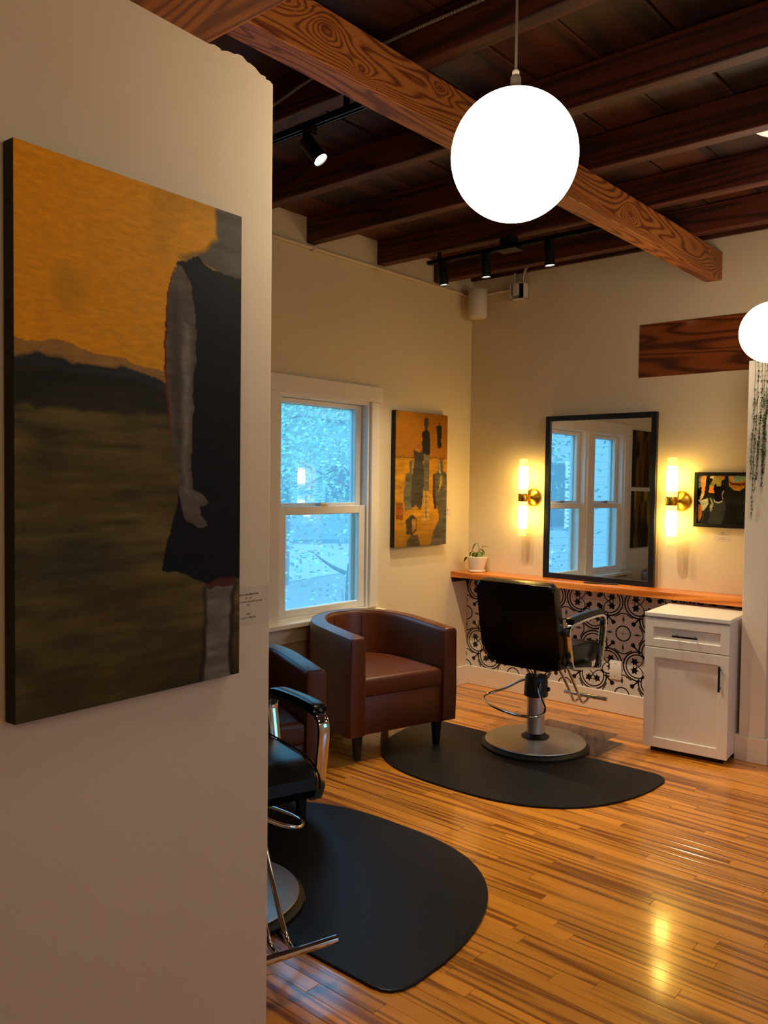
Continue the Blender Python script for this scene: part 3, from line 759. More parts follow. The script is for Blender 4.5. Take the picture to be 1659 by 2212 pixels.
# 2: the painting beside the window
p = Picture(80, 130, 'a06414'); n1 = vnoise(80, 130, 5, 8)
p.grad('6e5020', (n1-.45)*2*(1-p.X)); p.grad('8a4e10', (p.X-.6)*1.2*(1-p.Y))
p.poly([(-.1, .337), (1.1, .334), (1.1, 1.1), (-.1, 1.1)], 'b87c14', var=.2); p.poly([(-.1, .333), (1.1, .33), (1.1, .341), (-.1, .344)], '5a3a10', .8)
p.grad('7a5418', np.where(p.Y > .75, (p.Y-.75)*3, 0))
for pts, c_ in (([(.266, .364), (.317, .363), (.314, .44), (.305, .728), (.189, .732), (.154, .644), (.192, .472), (.256, .446)], '5e5840'),
                ([(.558, .122), (.493, .145), (.496, .231), (.533, .437), (.526, .578), (.642, .583), (.636, .32), (.655, .289), (.641, .144), (.599, .125)], '1c1a16'),
                ([(.514, .313), (.635, .31), (.642, .583), (.526, .578), (.533, .437)], '5c543c'),
                ([(.567, .029), (.612, .048), (.614, .089), (.585, .123), (.552, .122), (.528, .092), (.526, .052)], '3a2e20'),
                ([(.822, .038), (.838, .079), (.888, .088), (.877, .146), (.876, .251), (.799, .254), (.786, .144), (.769, .093), (.817, .08)], '1a1c18'),
                ([(.32, .257), (.347, .286), (.433, .305), (.499, .277), (.516, .375), (.541, .463), (.516, .672), (.486, .74), (.397, .697), (.292, .712), (.299, .568), (.32, .44), (.35, .373)], '393228'),
                ([(.346, .256), (.417, .229), (.491, .252), (.485, .278), (.433, .302), (.36, .286)], 'b06a20'),
                ([(.825, .353), (.903, .341), (.923, .431), (.996, .452), (1.02, .84), (1.02, 1.02), (.669, 1.02), (.748, .889), (.844, .809), (.816, .701), (.739, .716), (.72, .62), (.74, .46), (.816, .433)], '50493a'),
                ([(.719, .461), (.753, .45), (.751, .54), (.796, .722), (.747, .722), (.713, .62)], '3a1a12'),
                ([(.532, .58), (.635, .583), (.653, .806), (.591, .816), (.496, .825), (.547, .751)], 'b08a3c'),
                ([(.575, .60), (.585, .60), (.60, .80), (.585, .80)], '5a4420'),
                ([(.01, .674), (.148, .675), (.152, .798), (.025, .791)], '8e4812'),
                ([(.204, .799), (.32, .759), (.414, .797), (.418, .881), (.313, .916), (.22, .903)], '3c2c1c'),
                ([(.315, .801), (.394, .797), (.397, .87), (.325, .895)], 'a06a1c'),
                ([(.846, .464), (.903, .464), (.899, .528), (.832, .604), (.85, .539)], 'a08420'),
                ([(.82, .36), (.86, .345), (.87, .45), (.83, .45)], '8a8678'),
                ([(.22, .96), (.30, .915), (.433, .919), (.503, 1.02), (.22, 1.02)], '4a3c22')):
    p.poly(pts, c_, var=.3)
hang('canvas_painting', 'narrow painting of standing figures on orange beside the window', 'painting', p, 0.560, 0.895, 0.038, basis((0, 1, 0), (0, 0, 1), (1, 0, 0), (0, -0.607, 1.490)))

# 3: small framed picture by the wing wall
p = Picture(90, 92, '1a1a1b'); n1 = vnoise(90, 92, 6, 6); p.grad('2a2a26', (n1-.4)*1.2)
for pts, c_ in (([(0, 0), (.177, 0), (.148, .188), (.145, .347), (.096, .463), (.027, .566), (0, .492)], 'd8b48c'),
                ([(0, .10), (.05, .12), (.06, .22), (0, .28)], '9ab090'),
                ([(.087, .025), (.147, .032), (.145, .303), (.096, .419), (.072, .274), (.072, .117)], 'd98a24'),
                ([(0, .28), (.07, .22), (.07, .36), (.03, .5), (0, .5)], '14141a'),
                ([(.291, .081), (.336, 0), (.525, 0), (.526, .06), (.466, .103), (.453, .217), (.377, .217), (.345, .152), (.331, .188), (.302, .347), (.21, .347), (.239, .188)], '96883c'),
                ([(.45, 0), (.525, 0), (.526, .06), (.47, .06)], 'b8684a'),
                ([(.225, .246), (.301, .231), (.333, .361), (.226, .347)], 'd97c1e'),
                ([(.17, 0), (.253, 0), (.223, .06), (.291, .067), (.224, .188), (.21, .347), (.15, .463), (.089, .536), (.141, .303), (.152, .145)], '131417'),
                ([(.225, .05), (.26, .0), (.33, 0), (.30, .06)], 'd8c8a0'),
                ([(.027, .536), (.204, .463), (.212, .595), (.136, .714), (.097, .736), (.058, .603)], 'a6a888'),
                ([(.242, .463), (.265, .448), (.316, .566), (.306, .662), (.268, .759), (.236, .654), (.274, .573)], '8a8a62'),
                ([(.008, .603), (.066, .61), (.089, .699), (.074, .864), (.02, .985), (.008, .864)], 'c07030'),
                ([(.213, .625), (.276, .766), (.32, .573), (.428, .573), (.519, .492), (.569, .64), (.482, 1.02), (.075, 1.02), (.097, .826)], '343430'),
                ([(.213, .60), (.255, .80), (.20, 1.02), (.09, 1.02), (.12, .82)], '1c1b24'),
                ([(.338, .145), (.369, .217), (.453, .224), (.468, .188), (.53, .274), (.486, .376), (.504, .478), (.42, .544), (.335, .492), (.349, .39), (.301, .274)], '0c0c0f'),
                ([(.312, .492), (.335, .551), (.421, .569), (.489, .544), (.504, .485), (.489, .514), (.42, .547), (.35, .522), (.327, .485)], 'b4b0a4'),
                ([(.5, .31), (.523, .303), (.487, .412), (.511, .485), (.496, .478), (.468, .412)], '9a8878'),
                ([(.6, 0), (.947, 0), (.96, .131), (.911, .246), (.821, .31), (.706, .289), (.62, .203)], 'a87428'),
                ([(.603, .11), (.679, .145), (.869, .152), (.952, .117), (.939, .188), (.833, .203), (.665, .195)], '5a2c18'),
                ([(.608, 0), (.94, 0), (.927, .074), (.83, .124), (.702, .124), (.632, .074)], '7a9a80'),
                ([(.608, 0), (.70, 0), (.70, .10), (.64, .08)], 'c08a5a')):
    p.poly(pts, c_, var=.2)
r_ = thing('framed_picture', 'small square picture of dark dresses in a black frame beside the white wing wall', 'picture'); r_.matrix_world = basis((1, 0, 0), (0, 0, 1), (0, -1, 0), (1.822, 0, 1.388))
fw_, fh_ = 0.330, 0.325
bm = B()
box(bm, -fw_/2, -fw_/2+.020, -fh_/2, fh_/2, 0.001, .030, bevel=.0015, seg=1); box(bm, fw_/2-.020, fw_/2, -fh_/2, fh_/2, 0.001, .030, bevel=.0015, seg=1)
box(bm, -fw_/2+.02, fw_/2-.02, fh_/2-.020, fh_/2, 0.001, .030, bevel=.0015, seg=1); box(bm, -fw_/2+.02, fw_/2-.02, -fh_/2, -fh_/2+.020, 0.001, .030, bevel=.0015, seg=1)
obj('picture_frame', bm, BLACK, r_)
bm = B(); box(bm, -fw_/2+.018, fw_/2-.018, -fh_/2+.018, fh_/2-.018, 0.002, .016); obj('backing_board', bm, CANVAS, r_)
link('painted_face', p.mesh(fw_-.04, fh_-.04, .0168), PAINTG, r_)

# two stacked paintings further along the left wall (they show in the mirror)
for k_, (zc, lb) in enumerate(((1.756, 'upper of two dark brown abstract paintings stacked on the left wall past the windows'), (1.158, 'lower of two dark brown abstract paintings stacked on the left wall past the windows'))):
    p = Picture(50, 50, '6a4a1c'); a1 = vnoise(50, 50, 9, 3); a2 = vnoise(50, 50, 4, 4)
    p.grad('191410', (a1-.35)*2.2); p.grad('a8842c' if k_ else '8a4c14', (a2-.5)*2.0); p.grad('14120f', np.clip(.25-p.X, 0, 1)*3)
    p.poly([(.45, .2), (.55, .15), (.6, .5), (.65, 1.02), (.4, 1.02), (.45, .5)], '2a2416', .8, soft=.05)
    hang('canvas_painting', lb, 'painting', p, 0.556, 0.555, 0.032, basis((0, 1, 0), (0, 0, 1), (1, 0, 0), (0, -3.085, zc)))

# ------------------------------------------------------------------ picture labels with lettering
def text_bm(bm, s, size, x, y, align='CENTER', shear=0.0, bold=0.0):
    cu = bpy.data.curves.new('txt', 'FONT'); cu.body = s; cu.size = size; cu.align_x = align; cu.shear = shear; cu.offset = bold
    cu.resolution_u = 2; cu.extrude = 0.0
    o = bpy.data.objects.new('txt', cu); COL.objects.link(o)
    dg = bpy.context.evaluated_depsgraph_get(); me = bpy.data.meshes.new_from_object(o.evaluated_get(dg))
    me.transform(Matrix.Translation((x, y, 0.0009))); bm.from_mesh(me)
    bpy.data.objects.remove(o); bpy.data.curves.remove(cu); bpy.data.meshes.remove(me)
def label_card(M_, w, h, lines, label, num=None):
    r = thing('picture_label', label, 'label', group='paper labels beside the pictures'); r.matrix_world = M_
    bm = B(); box(bm, -w/2, w/2, -h/2, h/2, 0.0001, 0.0006); obj('card', bm, CARD, r)
    bm = B()
    for s_, sz, y, sh, bd in lines: text_bm(bm, s_, sz, 0, y, 'CENTER', sh, bd)
    if num: text_bm(bm, num, h*.075, w*.44, h*.40, 'RIGHT')
    obj('lettering', bm, INK, r); return r
q = on_partition(-0.012 + 0.078, 1.211-.005, 0.0)
label_card(basis(T_, (0, 0, 1), NRM, q), 0.118, 0.080,
           [("Mom's Little Black Dress", .0056, .0225, .25, .00012), ('36" x 18"', .0052, .0150, 0, .00004), ('acrylic, charcoal, and pastel on canvas', .0052, .0075, 0, .00004), ('2021', .0052, .0000, 0, .00004), ('$435', .0052, -.0190, 0, .00004), ('Corrie D Martello', .0056, -.0265, 0, .00004)],
           'pale paper label beside the large painting on the foreground wall', '12')
label_card(basis((1, 0, 0), (0, 0, 1), (0, -1, 0), (1.822, 0, 1.175)), 0.10, 0.065,
           [('Ready', .0065, .018, .25, .0002), ('acrylic and pastel on board', .0052, .0095, 0, .0001), ('2021', .0045, .003, 0, .0001), ('$95', .0052, -.011, 0, .0001), ('Corrie D Martello', .0052, -.018, 0, .0001)],
           'pale paper label under the small framed picture')
label_card(basis((0, 1, 0), (0, 0, 1), (1, 0, 0), (0, -0.265, 1.265)), 0.075, 0.055,
           [('Waiting', .005, .015, .25, .0002), ('mixed media on canvas', .0045, .008, 0, .0001), ('2021', .0045, .001, 0, .0001), ('$475', .0045, -.012, 0, .0001), ('Corrie D Martello', .0045, -.018, 0, .0001)],
           'pale paper label right of the narrow painting near the corner')

# ------------------------------------------------------------------ white cabinet
rz = math.atan2(0.036, 0.443)
cab = thing('storage_cabinet', 'white shaker cabinet with one drawer and one door under the shelf end', 'cabinet', (1.625, -0.61, 0), rz)
CW, CD = 0.444, 0.46
bm = B(); box(bm, 0.004, CW-.004, 0.020, CD, 0.032, 0.752, bevel=.002, seg=1); obj('cabinet_body', bm, WHITE, cab)
bm = B(); box(bm, -0.003, CW+.004, -0.004, CD+.004, 0.752, 0.774, bevel=.003, seg=2); obj('cabinet_top', bm, WHITE, cab)
bm = B(); box(bm, 0.03, CW-.03, 0.05, CD-.03, 0.0, 0.033); obj('plinth', bm, BLACKP, cab)
def shaker(nm, z0, z1, fr):
    bm = B(); x0, x1 = 0.0, CW
    box(bm, x0, x0+fr, 0, .019, z0, z1, bevel=.0015, seg=1); box(bm, x1-fr, x1, 0, .019, z0, z1, bevel=.0015, seg=1)
    box(bm, x0+fr-.001, x1-fr+.001, 0, .019, z0, z0+fr, bevel=.0015, seg=1); box(bm, x0+fr-.001, x1-fr+.001, 0, .019, z1-fr, z1, bevel=.0015, seg=1)
    box(bm, x0+fr-.004, x1-fr+.004, .009, .016, z0+fr-.004, z1-fr+.004)
    return obj(nm, bm, WHITE, cab)
dr = shaker('drawer_front', 0.587, 0.742, 0.046); do = shaker('cabinet_door', 0.034, 0.583, 0.054)
def handle(par, x0, x1, z0, z1):
    bm = B(); box(bm, x0, x1, -.034, -.024, z0, z1, bevel=.001, seg=1)
    if x1-x0 > z1-z0:
        for x in (x0+.014, x1-.022): box(bm, x, x+.008, -.025, .002, z0+.001, z1-.001)
    else:
        for z in (z0+.014, z1-.022): box(bm, x0+.001, x1-.001, -.025, .002, z, z+.008)
    obj('handle', bm, BLACK, par)
handle(dr, CW/2-.066, CW/2+.066, 0.655, 0.666); handle(do, CW-.046, CW-.036, 0.395, 0.530)

# ------------------------------------------------------------------ brown tub armchairs
def tub_chair(label, loc, ang, on_mat=()):
    r = thing('tub_armchair', label, 'armchair', loc, ang, 'brown leather tub armchairs by the window')
    # U shaped plan, forward is +x
    path = [(0.325, 0.305), (0.16, 0.306), (0.0, 0.302)]
    for k in range(1, 20):
        a_ = PI/2 + PI*k/20; path.append((0.0 + 0.335*math.cos(a_)*1.0, 0.302*math.sin(a_)))
    path += [(0.0, -0.302), (0.16, -0.306), (0.325, -0.305)]
    th = 0.046; z0 = 0.142
    t = B(); rings = []; n = len(path)
    for i, (x, y) in enumerate(path):
        a_ = Vector(path[max(i-1, 0)]); c_ = Vector(path[min(i+1, n-1)]); d = (c_-a_).normalized(); nn = Vector((d.y, -d.x))
        back = min(1.0, max(0.0, (0.30-x)/0.60)); top = 0.662 + 0.036*back
        ring = []
        for (o_, z) in ((1.0, z0), (1.0, z0+.02), (1.0, top-.022), (.93, top-.008), (.72, top), (-.5, top+.001), (-.86, top-.006), (-1.0, top-.024), (-1.0, 0.30), (-1.0, z0)):
            ring.append(t.verts.new((x + nn.x*th*o_*-1, y + nn.y*th*o_*-1, z)))
        rings.append(ring)
    m_ = len(rings[0])
    for a_, b_ in zip(rings, rings[1:]):
        for k in range(m_): t.faces.new((a_[k], b_[k], b_[(k+1) % m_], a_[(k+1) % m_]))
    e0 = t.faces.new(rings[0]); e1 = t.faces.new(rings[-1][::-1])
    bmesh.ops.bevel(t, geom=list(e0.edges)+list(e1.edges), offset=0.010, segments=3, affect='EDGES', profile=0.5)
    bm = B(); merge(bm, t); obj('tub_shell', bm, LEATHER, r, smooth=True)
    bm = B(); box(bm, 0.255, 0.306, -0.262, 0.262, 0.142, 0.345, bevel=.006, seg=2); obj('front_panel', bm, LEATHER, r, smooth=True)
    bm = B(); box(bm, -0.26, 0.26, -0.258, 0.258, 0.15, 0.33); obj('seat_base', bm, LEATHER, r)
    # seat cushion, rounded at the back
    pl = [(0.312, -0.255), (0.312, 0.255), (0.0, 0.254)] + [(-0.275*math.sin(PI*k/14), 0.254*math.cos(PI*k/14)) for k in range(1, 14)] + [(0.0, -0.254)]
    t = B(); prism(t, pl, 0.335, 0.440, bevel=.022, seg=4)
    for v in t.verts:
        if v.co.z > 0.42: v.co.z += 0.012*max(0, 1-(v.co.y/.26)**2)
    bm = B(); merge(bm, t); obj('seat_cushion', bm, LEATHER, r, smooth=True)
    # seams: two down the inside of the back, one under the rim, one each side of the front panel
    for a_ in (158, 202):
        aa = math.radians(a_); bm = B(); x, y = (0.335-th-.0005)*math.cos(aa), (0.302-th-.0005)*math.sin(aa)
        tube(bm, [(x, y, .44), (x, y, .55), (x, y, .668)], 0.0032, 6); obj('back_seam', bm, SEAM, r)
    for s_ in (1, -1):
        bm = B(); tube(bm, [(0.3062, s_*.2615, .146), (0.3062, s_*.2615, .342)], 0.0016, 6); obj('front_seam', bm, SEAM, r)
    bm = B(); pp = []
    for i in range(0, n):
        x, y = path[i]; a_ = Vector(path[max(i-1, 0)]); c_ = Vector(path[min(i+1, n-1)]); d = (c_-a_).normalized(); nn = Vector((d.y, -d.x))
        back = min(1.0, max(0.0, (0.30-x)/0.60)); top = 0.662 + 0.036*back; xx = min(x, .312)
        pp.append((xx - nn.x*th*.80, y - nn.y*th*.80, top-.002))
    tube(bm, pp, 0.0022, 6); obj('rim_piping', bm, LEATHER, r, smooth=True)
    for k_, (x, y) in enumerate(((0.255, 0.265), (0.255, -0.265), (-0.16, 0.20), (-0.16, -0.20))):
        zf = MATH+.0002 if k_ in on_mat else 0.0   # a foot that stands on a mat
        bm = B(); t = B(); a_ = [t.verts.new((x+sx*.024, y+sy*.024, .150)) for sx, sy in ((1, 1), (-1, 1), (-1, -1), (1, -1))]
        c_ = [t.verts.new((x+sx*.016+.002, y+sy*.016, zf)) for sx, sy in ((1, 1), (-1, 1), (-1, -1), (1, -1))]
        t.faces.new(a_); t.faces.new(c_[::-1])
        for k in range(4): t.faces.new((a_[k], a_[(k+1) % 4], c_[(k+1) % 4], c_[k]))
        bmesh.ops.bevel(t, geom=t.edges[:], offset=.003, segments=1, affect='EDGES'); merge(bm, t); obj('leg', bm, LEGW, r)
    return r
MATH = 0.010
tub_chair('brown leather tub armchair facing the room between the window and the tiled station', (0.398, -1.489, 0), math.radians(-14.5), (0,))
tub_chair('brown leather tub armchair half hidden behind the foreground wall and styling chair', (0.590, -2.690, 0), math.radians(-22), (0, 1))

# ------------------------------------------------------------------ salon mats
def salon_mat(label, loc, ang, hw, dp, nx=0.0, ny=-0.012):
    n_ = 2.7; pl = []
    a0 = 0.33
    for k in range(0, 41):
        a_ = PI*k/40; c_, s_ = math.cos(a_), math.sin(a_)
        pl.append((hw*math.copysign(abs(c_)**(2/n_), c_), -dp*abs(s_)**(2/n_)))
    pl = [(x, y) for x, y in pl if y < -0.16]
    pl = [(hw*.925, -.006), (hw*.955, -.020), (hw*.98, -.048), (hw*.994, -.095)] + pl + [(-hw*.994, -.095), (-hw*.98, -.048), (-hw*.955, -.020), (-hw*.925, -.006), (-hw*.88, 0.0)]
    rr = 0.302; cy = ny
    pl += [(nx-.36, 0.004), (nx-.325, -0.004)] + [(nx-rr*math.cos(PI*k/24), cy - rr*math.sin(PI*k/24)) for k in range(0, 25)] + [(nx+.325, -0.004), (nx+.36, 0.004), (hw*.88, 0.0)]
    bm = B(); prism(bm, pl, 0.0005, MATH, bevel=.005, seg=2)
    o = obj('salon_mat', bm, RUBBER, loc=loc); o.rotation_euler = (0, 0, ang)
    return tag(o, label, 'floor mat', 'black half round salon mats')
salon_mat('black half-round rubber mat under the styling chair at the mirror', (1.170, -0.945, 0), 0, 0.757, 0.870, -0.020, -0.012)
salon_mat('black half-round rubber mat in the foreground beside the near wall', (1.285, -3.237, 0), PI, 0.770, 0.930, 0.042, -0.008)

# ------------------------------------------------------------------ styling chairs
def styling_chair(label, loc, face, pedal, lift=0.0):
    r = thing('styling_chair', label, 'salon chair', loc, face, 'black styling chairs')
    bm = B(); lathe(bm, [(0.292, 0.0), (0.298, .004), (0.298, .018), (0.285, .030), (0.272, .034), (0.26, .034)], 56); obj('base_ring', bm, ORUB, r, smooth=True)
    bm = B(); lathe(bm, [(0.276, .0335), (0.279, .037), (0.276, .042), (0.20, .050), (0.10, .056), (0.058, .058)], 56); obj('base_plate', bm, BRUSHED, r, smooth=True)
    bm = B(); lathe(bm, [(0.076, .056), (0.078, .062), (0.062, .070), (0.055, .080), (0.05, .082)], 32); obj('base_collar', bm, BLACKP, r, smooth=True)
    bm = B(); lathe(bm, [(0.050, .07), (0.050, .30)], 32); obj('pump_cylinder', bm, BRUSHED, r, smooth=True)
    bm = B(); lathe(bm, [(0.064, .288), (0.067, .292), (0.062, .392), (0.057, .402), (0.02, .404)], 32); obj('pump_boot', bm, BLACKP, r, smooth=True)
    bm = B(); lathe(bm, [(0.019, .40), (0.019, .468+lift)], 20); obj('lift_rod', bm, CHROME, r, smooth=True)
    bm = B(); t = B(); lathe(t, [(0.012, 0), (0.012, .010), (0.008, .014)], 12); merge(bm, t, basis((0, 1, 0), (0, 0, 1), (1, 0, 0), (.064, 0, .33)))
    o = obj('boot_screw', bm, BLACKP, r); o.rotation_euler = (0, 0, pedal - face + .3)
    pts = [(-.045, .02, .372), (-.12, .02, .345), (-.19, -.01, .300), (-.262, -.055, .268), (-.262, -.125, .258), (-.20, -.195, .252), (-.08, -.262, .250), (.05, -.300, .250), (.14, -.285, .252), (.172, -.225, .256), (.145, -.15, .270), (.09, -.095, .300), (.055, -.065, .345), (.045, -.04, .372)]
    bm = B(); tube(bm, spline(pts, 6), 0.0075, 10); o = obj('pump_pedal', bm, CHROME, r, smooth=True); o.rotation_euler = (0, 0, pedal - face)
    bm = B(); box(bm, -.16, .16, -.17, .17, .462, .476, bevel=.003, seg=1); obj('seat_plate', bm, BLACK, r)
    # seat cushion with a rolled front
    t = B(); prof = [(-.16, .478), (.17, .474), (.235, .470), (.285, .480), (.304, .512), (.297, .550), (.26, .580), (.20, .593), (0, .591), (-.13, .585), (-.16, .575)]
    a_ = [t.verts.new((x, -.232, z)) for x, z in prof]; c_ = [t.verts.new((x, .232, z)) for x, z in prof]; n = len(prof)
    t.faces.new(a_); t.faces.new(c_[::-1])
    for k in range(n): t.faces.new((a_[k], c_[k], c_[(k+1) % n], a_[(k+1) % n]))
    sd = [e for e in t.edges if abs(e.verts[0].co.y-e.verts[1].co.y) < 1e-6]
    bmesh.ops.bevel(t, geom=sd, offset=.016, segments=3, affect='EDGES', profile=.5); bm = B(); merge(bm, t); obj('seat_cushion', bm, BLACKL, r, smooth=True)
    for s_ in (1, -1):
        bm = B(); tube(bm, spline([(x, s_*.2325, z) for x, z in ((-.15, .586), (0, .592), (.19, .594), (.258, .581), (.298, .550), (.305, .513))], 5), .0035, 6); obj('piping', bm, BLACKL, r, smooth=True)
    # backrest: a padded panel, rounded at its lower corners
    pl = []
    for (cx, cy, rad, s0) in ((.215, .925, .03, 0), (-.215, .925, .03, 90), (-.165, .580, .085, 180), (.165, .580, .085, 270)):
        for k in range(8):
            a_ = math.radians(s0+90*k/7); pl.append((cx+rad*math.cos(a_), cy+rad*math.sin(a_)))
    pl = [(x*0.985, z) for x, z in pl]
    t = B(); prism(t, pl, 0, .062, bevel=.018, seg=4)
    bm = B(); merge(bm, t)
    for v in bm.verts: v.co = Vector((v.co.x, v.co.y, v.co.z))
    tilt = math.radians(12)
    Mx = Matrix.Translation((-.105, 0, .50)) @ Matrix.Rotation(-tilt, 4, 'Y') @ Matrix.Translation((0, 0, -.50)) @ basis((0, 1, 0), (0, 0, 1), (1, 0, 0), (-.062, 0, 0))
    bmesh.ops.transform(bm, matrix=Mx, verts=bm.verts[:]); obj('backrest', bm, BLACKL, r, smooth=True)
    for z in (.66, .79):
        bm = B(); tube(bm, [Mx @ Vector((-.215, z, .0625)), Mx @ Vector((.215, z, .0625))], .0025, 6); obj('back_seam', bm, SEAM, r)
    # arms: flat chrome loops with black pads
    for s_ in (1, -1):
        y = s_*.264
        pts = [(-.10, y, .50), (-.118, y, .56), (-.138, y, .64), (-.146, y, .68), (-.128, y, .716), (-.08, y, .728), (.06, y, .738), (.20, y, .742), (.252, y, .728), (.268, y, .69), (.258, y, .61), (.240, y, .52), (.222, y, .462), (.19, y, .446), (.05, y, .470), (-.06, y, .486)]
        bm = B(); tube(bm, spline(pts, 6, closed=True), .01, 12, closed=True, flat=((0, 1, 0), .021, .0085)); ar = obj('arm_frame', bm, CHROME, r, smooth=True)
        bm = B(); tube(bm, spline([(-.115, y, .742), (-.06, y, .752), (.10, y, .762), (.215, y, .762), (.238, y, .754)], 6), .01, 12, flat=((0, 1, 0), .025, .013)); obj('arm_pad', bm, BLACKL, ar, smooth=True)
        bm = B(); box(bm, -.02, .14, min(y, s_*.228), max(y, s_*.228), .462, .488); obj('arm_mount', bm, BLACK, r)
    # footrest: two bent tubes and a cross bar
    fr = B()
    for y in (-.027, .027):
        tube(fr, spline([(.10, y*1.3, .462), (.20, y*1.3, .455), (.27, y*1.25, .42), (.40, y, .27), (.47, y, .178), (.505, y, .150), (.545, y, .150), (.585, y, .166)], 6), .0085, 10)
    f_ = obj('footrest_frame', fr, CHROME, r, smooth=True)
    bm = B(); tube(bm, [(.59, -.142, .172), (.59, -.138, .172), (.59, .138, .172), (.59, .142, .172)], .0125, 16); obj('footrest_bar', bm, CHROME, f_, smooth=True)
    for ch in r.children:
        if ch.name.split('.')[0] not in ('base_ring', 'base_plate', 'base_collar', 'pump_cylinder', 'pump_boot', 'boot_screw', 'pump_pedal', 'lift_rod'): ch.location.z = lift
    return r
styling_chair('black leather styling chair with chrome arms facing the mirror', (1.150, -0.957, 0.0), PI/2, 0.0, 0.006)
styling_chair('black leather styling chair cut off by the foreground wall', (1.243, -3.229, 0.0), math.radians(-17), math.radians(210), -0.055)

# ------------------------------------------------------------------ pendant globes
def pendant(label, p, canopy):
    r = thing('globe_pendant', label, 'pendant lamp', (p[0], p[1], ZC), 0, 'white globe pendant lamps')
    z = p[2]-ZC
    bm = B(); t = B(); bmesh.ops.create_uvsphere(t, u_segments=64, v_segments=40, radius=0.14); merge(bm, t); obj('glass_globe', bm, GLOBE, r, smooth='all', loc=(0, 0, z))
    bm = B(); lathe(bm, [(0.032, .134), (0.032, .140), (0.0115, .145), (0.0115, .170), (0.0100, .174)], 24); obj('globe_cap', bm, STEEL, r, smooth=True, loc=(0, 0, z))
    bm = B(); lathe(bm, [(0.0080, .174), (0.0080, .184), (0.005, .188)], 16); obj('cord_grip', bm, WHITEP, r, smooth=True, loc=(0, 0, z))
    bm = B(); tube(bm, [(0, 0, z+.186), (0, 0, z/2), (0, 0, -.02)], 0.0032, 8); obj('cord', bm, STEEL, r, smooth=True)
    bm = B(); lathe(bm, [(0.012, -.045), (0.016, -.04), (0.050, -.022), (0.056, -.004), (0.056, 0)], 28); obj('canopy', bm, canopy, r, smooth=True)
    return r
pendant('large lit white globe pendant hanging in front of the fir beam', (2.513, -3.414, 2.193), STEEL)
pendant('added unseen globe pendant brightening the floor from the right', (3.45, -1.75, 2.24), BRASS)  # added fill lamp outside the view, lifts the floor brightness
pendant('added unseen globe pendant evening out the light on the foreground wall', (4.40, -4.20, 2.19), STEEL)  # added out of view to even the light on the partition
pendant('added unseen globe pendant behind the camera filling the foreground wall', (3.75, -6.0, 2.24), STEEL)  # extra lamp added behind the camera, fills the lower partition
pendant('farther lit white globe pendant over the wing wall plant', (2.320, -0.885, 2.188), BRASS)

# white ceiling lamp behind a joist on the right
r_ = thing('ceiling_lamp', 'white dome ceiling lamp between the joists at the right edge', 'ceiling lamp', (2.52, -1.36, ZC))
bm = B(); lathe(bm, [(0.03, -.085), (0.10, -.072), (0.15, -.045), (0.165, -.015)], 32); obj('dome', bm, DOMEM, r_, smooth=True)
bm = B(); lathe(bm, [(0.17, -.018), (0.172, -.010), (0.172, 0)], 32); obj('lamp_base', bm, BRASS, r_, smooth=True)

# ------------------------------------------------------------------ track lights
def track(name, label, y, z, x0, x1, stems):
    r = thing(name, label, 'track', (x0, y, z))
    L_ = x1-x0
    bm = B(); box(bm, 0, L_, -.018, -.013, 0, .020); box(bm, 0, L_, .013, .018, 0, .020); box(bm, 0, L_, -.018, .018, .015, .020)
    box(bm, 0, L_, -.018, -.006, 0, .003); box(bm, 0, L_, .006, .018, 0, .003); box(bm, -.006, 0.0, -.018, .018, 0, .020); box(bm, L_, L_+.006, -.018, .018, 0, .020)
    obj('rail', bm, BLACK, r)
    for x in stems:
        bm = B(); box(bm, x-x0-.009, x-x0+.009, -.009, .009, .020, JZ-z, bevel=.002, seg=1); obj('mounting_stem', bm, BLACK, r)
    return r
TR1Z, TR2Z = 2.752, 2.778
track('light_track', 'black light track with one lit spotlight under the near joists', -2.872, TR1Z, 0.15, 1.560, (0.4, 1.476))
t2 = track('light_track', 'black light track with three spotlights along the far joists', -1.020, TR2Z, 0.400, 1.66, (0.475, 1.58))
bm = B(); lathe(bm, [(0.052, 0), (0.052, .030), (0.048, .034)], 28); obj('feed_canopy', bm, BLACK, t2, smooth=True, loc=(0.56, 0, .024))
bm = B(); box(bm, 0.50, 0.63, -.045, .045, -.012, .002, bevel=.002, seg=1); obj('feed_plate', bm, BLACK, t2)
